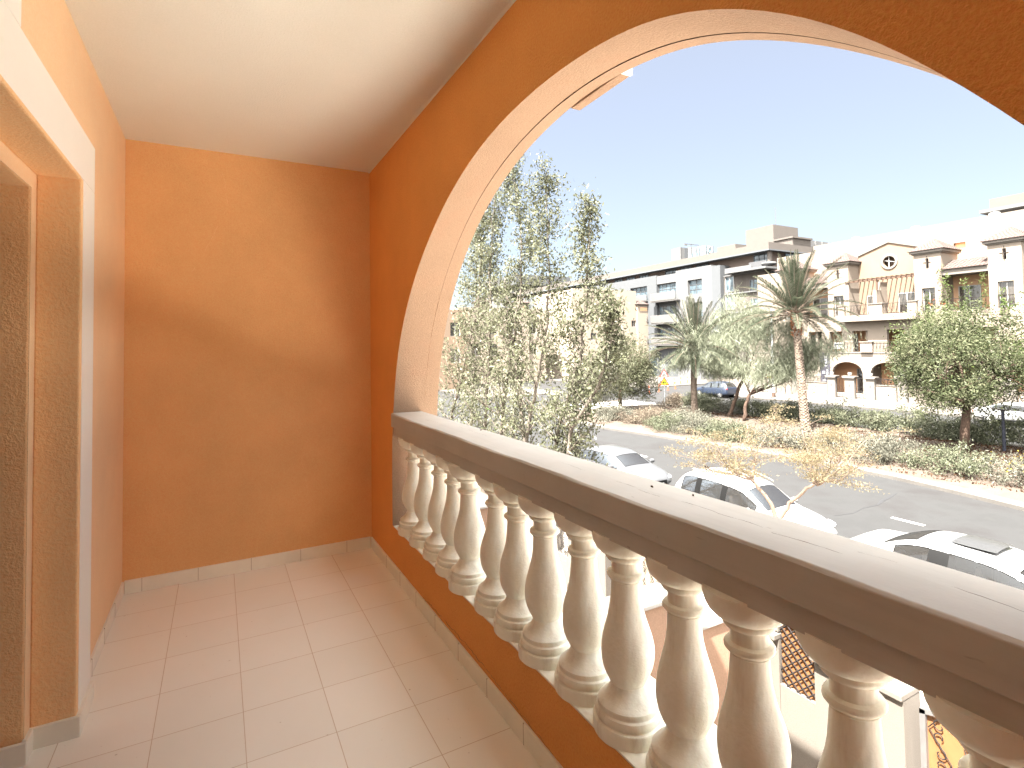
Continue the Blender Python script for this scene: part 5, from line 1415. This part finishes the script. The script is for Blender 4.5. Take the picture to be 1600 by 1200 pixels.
broad('street_tree', (31.3, 12.65, .2), 2.1, (31.2, 13.0, 4.35), (3.3, 3.7, 3.1), 'round leafy green tree in the median, right of the taller palm', 11, 420, 42, .17, 'leaf_green', tr=.2, sig=.26, lean=(.05, -.05, 1), bottom=1.15)
broad('street_tree', (33.6, 7.9, .2), 2.2, (33.2, 8.6, 4.6), (3.4, 3.3, 3.0), 'darker fresh green tree cut by the right edge of the view', 12, 330, 42, .19, 'leaf_fresh', tr=.2, sig=.26, bottom=1.4)
broad('street_tree', (29.4, 35.6, .2), 1.6, (29.9, 35.2, 3.3), (2.4, 3.6, 2.7), 'dense dusty olive tree near the end of the median, behind the left slender trees', 13, 330, 36, .19, 'leaf_olive', tr=.16, sig=.26, bottom=.9)
broad('street_tree', (25.4, 34.5, .2), 1.4, (25.6, 34.2, 2.9), (1.7, 2.2, 2.1), 'smaller dusty tree beside the dense olive tree, seen through the slender stems', 14, 130, 36, .17, 'leaf_dusty', tr=.12, sig=.24, bottom=.7)
broad('facade_tree', (52.0, 21.6, .14), 2.0, (51.9, 21.9, 5.4), (1.3, 3.9, 3.0), 'loose light green tree climbing in front of the villa turrets behind the green street tree', 15, 150, 22, .24, 'leaf_fresh', tr=.14, sig=.3, hollow=.2)
# hanging creepers and bougainvillea on the loggia
cp = empty('creeper', (54.7, 21.8, 8.0), 'green creeper strands hanging down in front of the villa loggia', 'plant')
Cs = []; tubes = []
rg = random.Random(5)
for (y, zt, zb) in ((22.9, 11.0, 8.4), (23.3, 11.8, 8.3), (21.6, 10.6, 8.2), (20.4, 10.8, 8.2), (24.4, 9.6, 7.6), (19.2, 9.6, 7.4)):
    pts = [Vector((54.8+rg.gauss(0, .05), y+.15*math.sin(k), zt+(zb-zt)*k/10)) for k in range(11)]; tubes.append((pts, [.012]*11))
    for p in pts: Cs += [tuple(p)]*2
build_tubes('stem', tubes, 'bark_brown', cp); leaves('foliage', clump_points(Cs, 9, .13), .17, .35, 'leaf_fresh', cp)
leaves('flowers', clump_points([(54.6, 23.9, 9.0), (54.6, 24.2, 8.7), (54.6, 23.2, 8.6)], 7, .12), .13, .7, 'flower_red', cp)

# --- wispy tree (fine hanging needles)
def wispy():
    o = empty('wispy_tree', (32.0, 25.6, .2), 'feathery pale grey green tree with twin bare trunks between the two palms', 'tree')
    tubes = []; rg = random.Random(21)
    def T(pts, r0, r1):
        pts = [Vector(p) for p in pts]; out = []
        for i in range(len(pts)-1):
            for k in range(4): out.append(pts[i].lerp(pts[i+1], k/4)+Vector([rg.gauss(0, .03) for _ in range(3)]))
        out.append(pts[-1]); n_ = len(out); tubes.append((out, [r0+(r1-r0)*i/(n_-1) for i in range(n_)]))
    T([(31.8, 25.4, .15), (31.85, 25.35, 1.2), (32.0, 25.1, 2.0)], .14, .11)
    T([(32.4, 27.2, .15), (32.5, 26.9, 1.1), (32.5, 26.4, 2.3), (32.6, 25.6, 3.6)], .15, .10)
    ends = [(30.2, 28.2, 4.2), (31.3, 26.6, 3.9), (33.5, 22.6, 3.9), (33.2, 23.2, 6.4), (33.0, 24.6, 7.4), (31.6, 26.6, 7.3), (30.6, 27.8, 6.3), (32.2, 25.2, 8.2), (34.6, 21.8, 5.2), (34.4, 23.6, 4.6), (29.4, 29.6, 4.6), (31.5, 23.9, 3.4), (33.8, 21.4, 4.2), (30.9, 27.2, 5.3), (33.9, 20.9, 5.4), (32.4, 26.9, 6.4), (31.4, 28.3, 3.6)]
    tips = []
    for i, e in enumerate(ends):
        s_ = (32.0, 25.1, 2.0) if i % 3 == 2 or e[1] < 24.5 else (32.6, 25.8, 3.2)
        m1 = tuple((s_[k]*.55+e[k]*.45) for k in range(3)); m1 = (m1[0], m1[1], m1[2]-.25)
        T([s_, m1, e], .065, .012)
        for q in range(7):
            f = rg.uniform(.45, 1.05); p = Vector(m1).lerp(Vector(e), f); d = Vector((rg.gauss(0, .7), rg.gauss(0, .8), rg.gauss(.15, .5)))
            T([tuple(p), tuple(p+d*.6), tuple(p+d+Vector((0, 0, -.1)))], .010, .003); tips += [p+d*.4, p+d*.75, p+d]
    build_tubes('trunk', tubes, 'bark_brown', o)
    C = clump_points([tuple(t_) for t_ in tips], 130, (.36, .42, .30))
    r2 = np.random.default_rng(77); E_ = []
    while len(E_) < 85:
        q = r2.uniform(-1, 1, 3)
        if np.dot(q, q) < 1 and q[2] > -.75: E_.append(np.array([32.3, 25.7, 5.7])+q*np.array([1.5, 3.3, 2.7]))
    C = np.concatenate([C, clump_points(E_, 75, (.34, .38, .30))])
    leaves('foliage', C, .36, .065, 'leaf_wispy', o, droop=1.1, bias=np.array([0, 0, -.3]))
    return o
wispy()

# --- dry yellow flat-topped tree beside the cars
def drytree():
    o = empty('dry_tree', (11.35, 8.25, .14), 'small dry yellow leaved tree with bare forked branches in front of the white suv', 'tree')
    rg = random.Random(33); tubes = []; tips = []
    def T(pts, r0, r1, k_=5, j=.018):
        pts = [Vector(p) for p in pts]; out = []
        for i in range(len(pts)-1):
            for k in range(k_): out.append(pts[i].lerp(pts[i+1], k/k_)+Vector([rg.gauss(0, j) for _ in range(3)]))
        out.append(pts[-1]); n_ = len(out); tubes.append((out, [r0+(r1-r0)*i/(n_-1) for i in range(n_)])); return out
    T([(11.35, 8.25, .14), (11.35, 8.25, .9), (11.32, 8.22, 1.45)], .075, .06)
    A = T([(11.32, 8.22, 1.45), (11.2, 8.35, 1.9), (11.1, 8.7, 2.3)], .05, .035)
    Bq = T([(11.32, 8.22, 1.45), (11.45, 7.9, 2.0), (11.5, 7.4, 2.45)], .045, .032)
    subs = []
    for s_, es in ((A[-1], [(10.6, 10.2, 2.75), (11.0, 9.6, 2.9), (11.6, 9.2, 3.5), (10.3, 9.0, 3.1), (11.9, 8.7, 3.7), (11.0, 8.9, 3.3), (10.5, 9.7, 3.3)]), (Bq[-1], [(11.9, 6.5, 3.5), (11.3, 6.3, 3.1), (12.2, 7.3, 3.6), (10.9, 6.6, 3.3), (11.5, 7.5, 3.7), (12.0, 8.0, 3.5), (11.0, 7.3, 3.0)])):
        for e in es:
            m1 = s_.lerp(Vector(e), .5)+Vector((rg.gauss(0, .1), rg.gauss(0, .1), -.12)); q = T([s_, m1, e], .024, .006, 5, .02)
            for k in range(9):
                p = q[rg.randint(3, len(q)-1)]; a = rg.uniform(0, 6.283); L = rg.uniform(.25, .6)
                e2 = p+Vector((math.cos(a)*L, math.sin(a)*L, rg.uniform(.0, .28))); qq = T([p, e2], .006, .002, 3, .012); tips += [x for x in qq[1:]]
                for w_ in range(2):
                    a2 = a+rg.gauss(0, .8); e3 = qq[-1]+Vector((math.cos(a2)*L*.5, math.sin(a2)*L*.5, rg.uniform(-.05, .12))); T([qq[-2], e3], .003, .0015, 2, .01); tips += [e3, qq[-1].lerp(e3, .5)]
    build_tubes('trunk', tubes, 'bark_pale', o, 7)
    C = np.array([tuple(t_) for t_ in tips]); C = C[rng.random(len(C)) < .8]
    leaves('foliage', clump_points(C, 22, (.11, .11, .03)), .048, .32, 'leaf_yellow', o, up=.85, droop=0)
    return o
drytree()

# --- date palms
def palm(base, top, crown_r, label, seed, tr=.22, nf=46):
    rg = random.Random(seed); o = empty('date_palm', base, label, 'palm tree')
    b, t_ = Vector(base), Vector(top)
    # ringed trunk
    vs = []; fs = []; n = 20; H_ = (t_-b).length; rows = int(H_/.055)
    bend = Vector((rg.gauss(0, .12), rg.gauss(0, .12), 0))
    for i in range(rows+1):
        f = i/rows; c = b.lerp(t_, f)+bend*math.sin(math.pi*f)
        r = tr*(1.18-.18*min(1, f*4))*(1-.12*f)*(1+.06*math.sin(f*3))
        for k in range(n):
            a = 2*math.pi*k/n; ph = (i+ (k*3 % 5)*.6) % 3
            rr = r*(1+.10*(ph/3)+rg.gauss(0, .03)); vs.append((c.x+rr*math.cos(a), c.y+rr*math.sin(a), c.z+rg.gauss(0, .008)))
    for i in range(rows):
        for k in range(n): fs.append((i*n+k, i*n+(k+1) % n, (i+1)*n+(k+1) % n, (i+1)*n+k))
    fs.append(tuple(rows*n+k for k in range(n)))
    m = MB(); m.add(vs, fs); tk = m.build('trunk', 'palm_bark', o)
    # old leaf-base scales round the trunk
    m = MB(); k = 0; z = b.z+.1
    while z < t_.z-.5:
        f = (z-b.z)/(t_.z-b.z); c = b.lerp(t_, f)+bend*math.sin(math.pi*f); r = tr*(1.12-.12*min(1, f*4))*(1-.12*f)
        for q in range(7):
            a = q*2*math.pi/7+k*.45+rg.gauss(0, .05); u_ = Vector((math.cos(a), math.sin(a), 0)); s_ = Vector((-u_.y, u_.x, 0)); p = Vector((c.x, c.y, z+rg.gauss(0, .015)))+u_*r*.97
            w_ = r*.36; o1 = rg.uniform(.03, .06)
            m.add([p-s_*w_, p+s_*w_, p+s_*w_*.7+u_*o1+Vector((0, 0, .085)), p-s_*w_*.7+u_*o1+Vector((0, 0, .085)), p-s_*w_*.5+Vector((0, 0, .11)), p+s_*w_*.5+Vector((0, 0, .11))], [(0, 1, 2, 3), (3, 2, 5, 4), (0, 3, 4), (1, 5, 2)])
        z += .085; k += 1
    m.build('leaf_scars', 'palm_bark', o)
    # cut frond bases below the crown
    m = MB()
    for k in range(150):
        f = rg.random(); z = t_.z-1.45+1.6*f; a = k*2.4; c = b.lerp(t_, (z-b.z)/(t_.z-b.z)) if z < t_.z else t_
        r = tr*(.9+.25*f); d = Vector((math.cos(a), math.sin(a), .8+.6*f)).normalized(); p = Vector((c.x+r*math.cos(a)*.85, c.y+r*math.sin(a)*.85, z))
        m.tube([p, p+d*rg.uniform(.12, .26)], [.05, .018], 4)
    m.build('frond_bases', 'palm_boot', o)
    V = []; tn = []; rt = MB()
    for k in range(nf):
        f = k/nf; a = k*2.399+rg.gauss(0, .12)
        el = math.radians(89-103*f**1.1+rg.gauss(0, 7)); L = crown_r*rg.uniform(.85, 1.08)*(1-.12*abs(f-.4)); d = Vector((math.cos(a)*math.cos(el), math.sin(a)*math.cos(el), math.sin(el)))
        p = t_+Vector((math.cos(a)*.12, math.sin(a)*.12, .12*(1-f))); pts = [p.copy()]; n_ = 22
        for s_ in range(n_):
            sag = .012+.062*(s_/n_)*(1.0-.5*max(0, math.sin(el)))
            d = (d+Vector((0, 0, -sag))+Vector((rg.gauss(0, .006), rg.gauss(0, .006), 0))).normalized(); p = p+d*L/n_; pts.append(p.copy())
        rt.tube(pts, [.028*(1-.9*i/n_)+.003 for i in range(n_+1)], 4)
        tone0 = min(1, max(0, rg.gauss(.45, .18)+(.0 if f > .8 else 0)))
        for i in range(3, n_):
            for h_ in range(5):
                q = pts[i].lerp(pts[i+1], h_/5) if i < n_ else pts[i]; ax = (pts[min(i+1, n_)]-pts[i-1]).normalized()
                side = ax.cross(Vector((0, 0, 1))); side = side.normalized() if side.length > .05 else Vector((math.sin(a), -math.cos(a), 0))
                upv = side.cross(ax).normalized(); w = i/n_
                ll = (.50*math.sin(math.pi*min(1, .22+.78*w))**.7+.06)*crown_r/4
                for s_ in (1, -1):
                    dd = (ax*.85+side*s_*rg.uniform(.6, .95)+upv*rg.uniform(.05, .45)).normalized(); tip = q+dd*ll+Vector((0, 0, -.06*ll)); wv = ax.cross(dd).normalized()*.019
                    mid = q.lerp(tip, .45)+Vector((0, 0, .01)); wx = ax*.022
                    V += [q, mid+wx, tip, mid-wx]; tn.append(min(1, max(0, tone0+rg.gauss(0, .12))))
    rt.build('frond_stalks', 'bark_pale', o)
    V = np.array([tuple(v) for v in V]); np_mesh('fronds', V, np.arange(len(V)).reshape(-1, 4), 'leaf_palm', o, np.array(tn))
    return o
palm((30.8, 28.9, .18), (30.75, 28.7, 5.1), 4.0, 'shorter date palm left of the wispy tree, spreading over the warning sign', 41, .20, 56)
palm((30.6, 20.2, .18), (31.9, 21.5, 7.3), 3.9, 'taller date palm with a slanting ringed trunk in front of the cream villa row', 42, .22, 58)

# --- shrubs of the median, one object each
def shrub(x, y, rx_, ry_, h_, mat, label, group, seed, n=1500, size=.11, flowers=0, cat='shrub'):
    r1 = np.random.default_rng(seed); o = empty('shrub', (x, y, .2), label, cat, group)
    nc = 60; d = unit(r1.normal(size=(nc, 3))); d[:, 2] = np.abs(d[:, 2])*1.0
    rr = (.45+.6*r1.random((nc, 1))**.7)*(1+.15*r1.normal(size=(nc, 1)))
    C = np.array([x, y, .22+h_*.12])+d*rr*np.array([rx_, ry_, h_*.9])
    tubes = []
    for i in range(0, nc, 2): tubes.append(([Vector((x+d[i, 0]*.15, y+d[i, 1]*.15, .15)), Vector(C[i]).lerp(Vector((x, y, .2)), .4)+Vector((0, 0, .05)), Vector(C[i])], [.014, .010, .004]))
    build_tubes('stems', tubes, 'bark_pale', o)
    tone = np.repeat(np.clip(r1.normal(.45, .2, nc), 0, 1), n//nc)
    P = clump_points(C, n//nc, (.17, .19, .13)); P[:, 2] = np.maximum(P[:, 2], .2); tone = np.clip(tone[:len(P)]+r1.normal(0, .18, len(P)), 0, 1)
    leaves('foliage', P, size, .36, mat, o, bias=np.array([0, 0, .8]), tone=tone)
    if flowers:
        q = P[r1.integers(0, len(P), flowers)]+np.array([0, 0, .06]); q = q[q[:, 2] > .2+h_*.5]
        leaves('flowers', q, .07, .8, 'flower_yellow', o)
    return o
gN, gF = 'shrubs along the near kerb of the median', 'hedge shrubs along the far side of the median'
sh = [(25.9, 3.2, 1.3, 1.5, 1.15, 'leaf_dusty', 30), (25.6, 5.8, 1.4, 1.6, 1.2, 'leaf_dusty', 60), (26.5, 8.3, 1.7, 1.5, 1.35, 'leaf_dusty', 70), (25.9, 10.9, 1.4, 1.5, 1.2, 'leaf_darkhedge', 40), (26.2, 13.6, 1.5, 1.45, 1.3, 'leaf_dusty', 30), (26.1, 16.2, 1.5, 1.5, 1.25, 'leaf_dusty', 10), (25.5, 18.7, 1.4, 1.4, 1.1, 'leaf_dusty', 10), (25.0, 21.2, 1.3, 1.5, 1.15, 'leaf_darkhedge', 10), (25.2, 23.6, 1.4, 1.4, 1.2, 'leaf_dusty', 20), (25.0, 25.8, 1.5, 1.4, 1.25, 'leaf_darkhedge', 20), (25.3, 28.2, 1.4, 1.6, 1.1, 'leaf_dry', 0), (24.8, 30.7, 1.5, 1.6, 1.3, 'leaf_dusty', 0), (27.3, 29.6, 1.3, 1.4, 1.0, 'leaf_dry', 0), (26.3, .8, 1.4, 1.6, 1.2, 'leaf_dusty', 0), (28.0, 26.8, 1.3, 1.3, 1.1, 'leaf_dusty', 10)]
ORDN = ['first', 'second', 'third', 'fourth', 'fifth', 'sixth', 'seventh', 'eighth', 'ninth', 'tenth', 'eleventh', 'twelfth', 'thirteenth', 'fourteenth', 'fifteenth', 'sixteenth', 'seventeenth', 'eighteenth']
KIND = {'leaf_dusty': 'dusty grey green shrub', 'leaf_darkhedge': 'greener shrub', 'leaf_dry': 'half dry brownish shrub'}
sh.sort(key=lambda q: q[1]); front = [q for q in sh if q[0] < 27]; back = [q for q in sh if q[0] >= 27]
for i, (x, y, a, b, h_, mt, fl_) in enumerate(sh):
    row, rn = (front, 'near kerb row') if x < 27 else (back, 'second median row')
    k = row.index((x, y, a, b, h_, mt, fl_))
    lb = KIND[mt]+(' with yellow flowers' if fl_ > 45 else '')+', '+ORDN[k]+' from the right in the '+rn
    shrub(x, y, a, b, h_*.72, mt, lb, gN, 100+i, 6600, .10, 420 if fl_ > 45 else 0)
y = 6.0; i = 0
while y < 34.5:
    x = float(np.interp(y, [6, 11, 18, 26, 31, 34.5], [34.2, 34.4, 35.0, 34.9, 34.2, 34.0])); mt = 'leaf_darkhedge' if 12 < y < 24 or i % 3 == 0 else ('leaf_dusty' if i % 3 == 1 else 'leaf_darkhedge')
    lb = {'leaf_darkhedge': 'dark green', 'leaf_dusty': 'greyish'}[mt]+' hedge shrub, '+ORDN[i]+' from the right in the far median row'
    if y > 32.5: mt = 'leaf_dry'; lb = 'brownish dry shrub, '+ORDN[i]+' from the right in the far row, by the warning sign'
    shrub(x+random.gauss(0, .12), y, 1.0, 1.15, 1.1+random.uniform(-.15, .2), mt, lb, gF, 200+i, 4200, .12)
    y += 1.75; i += 1
# leaf litter under the far hedge and around the trees
n = 4500
L1 = np.stack([33.2+rng.normal(size=n)*.55, rng.uniform(6, 34, n), np.full(n, .0)], 1)
L2 = np.stack([30.5+rng.normal(size=n)*1.6, 12+rng.normal(size=n)*3.0, np.zeros(n)], 1)
L3 = np.stack([25+rng.uniform(-1, 3.2, 5000), rng.uniform(0, 33, 5000), np.zeros(5000)], 1)
LL = np.concatenate([L1, L2, L3]); LL = LL[(LL[:, 0] > 24.3) & (LL[:, 0] < 35.3)]; LL[:, 2] = .225+.05*np.sin(LL[:, 0]*1.7+LL[:, 1]*.6)+.03*np.sin(LL[:, 0]*4+LL[:, 1]*3.1)+.02
tag(leaves('leaf_litter', LL, .085, .5, 'leaf_litter', None, up=.97, droop=0), 'dry brown fallen leaves scattered under the median hedge and trees', 'leaf litter', kind='stuff')
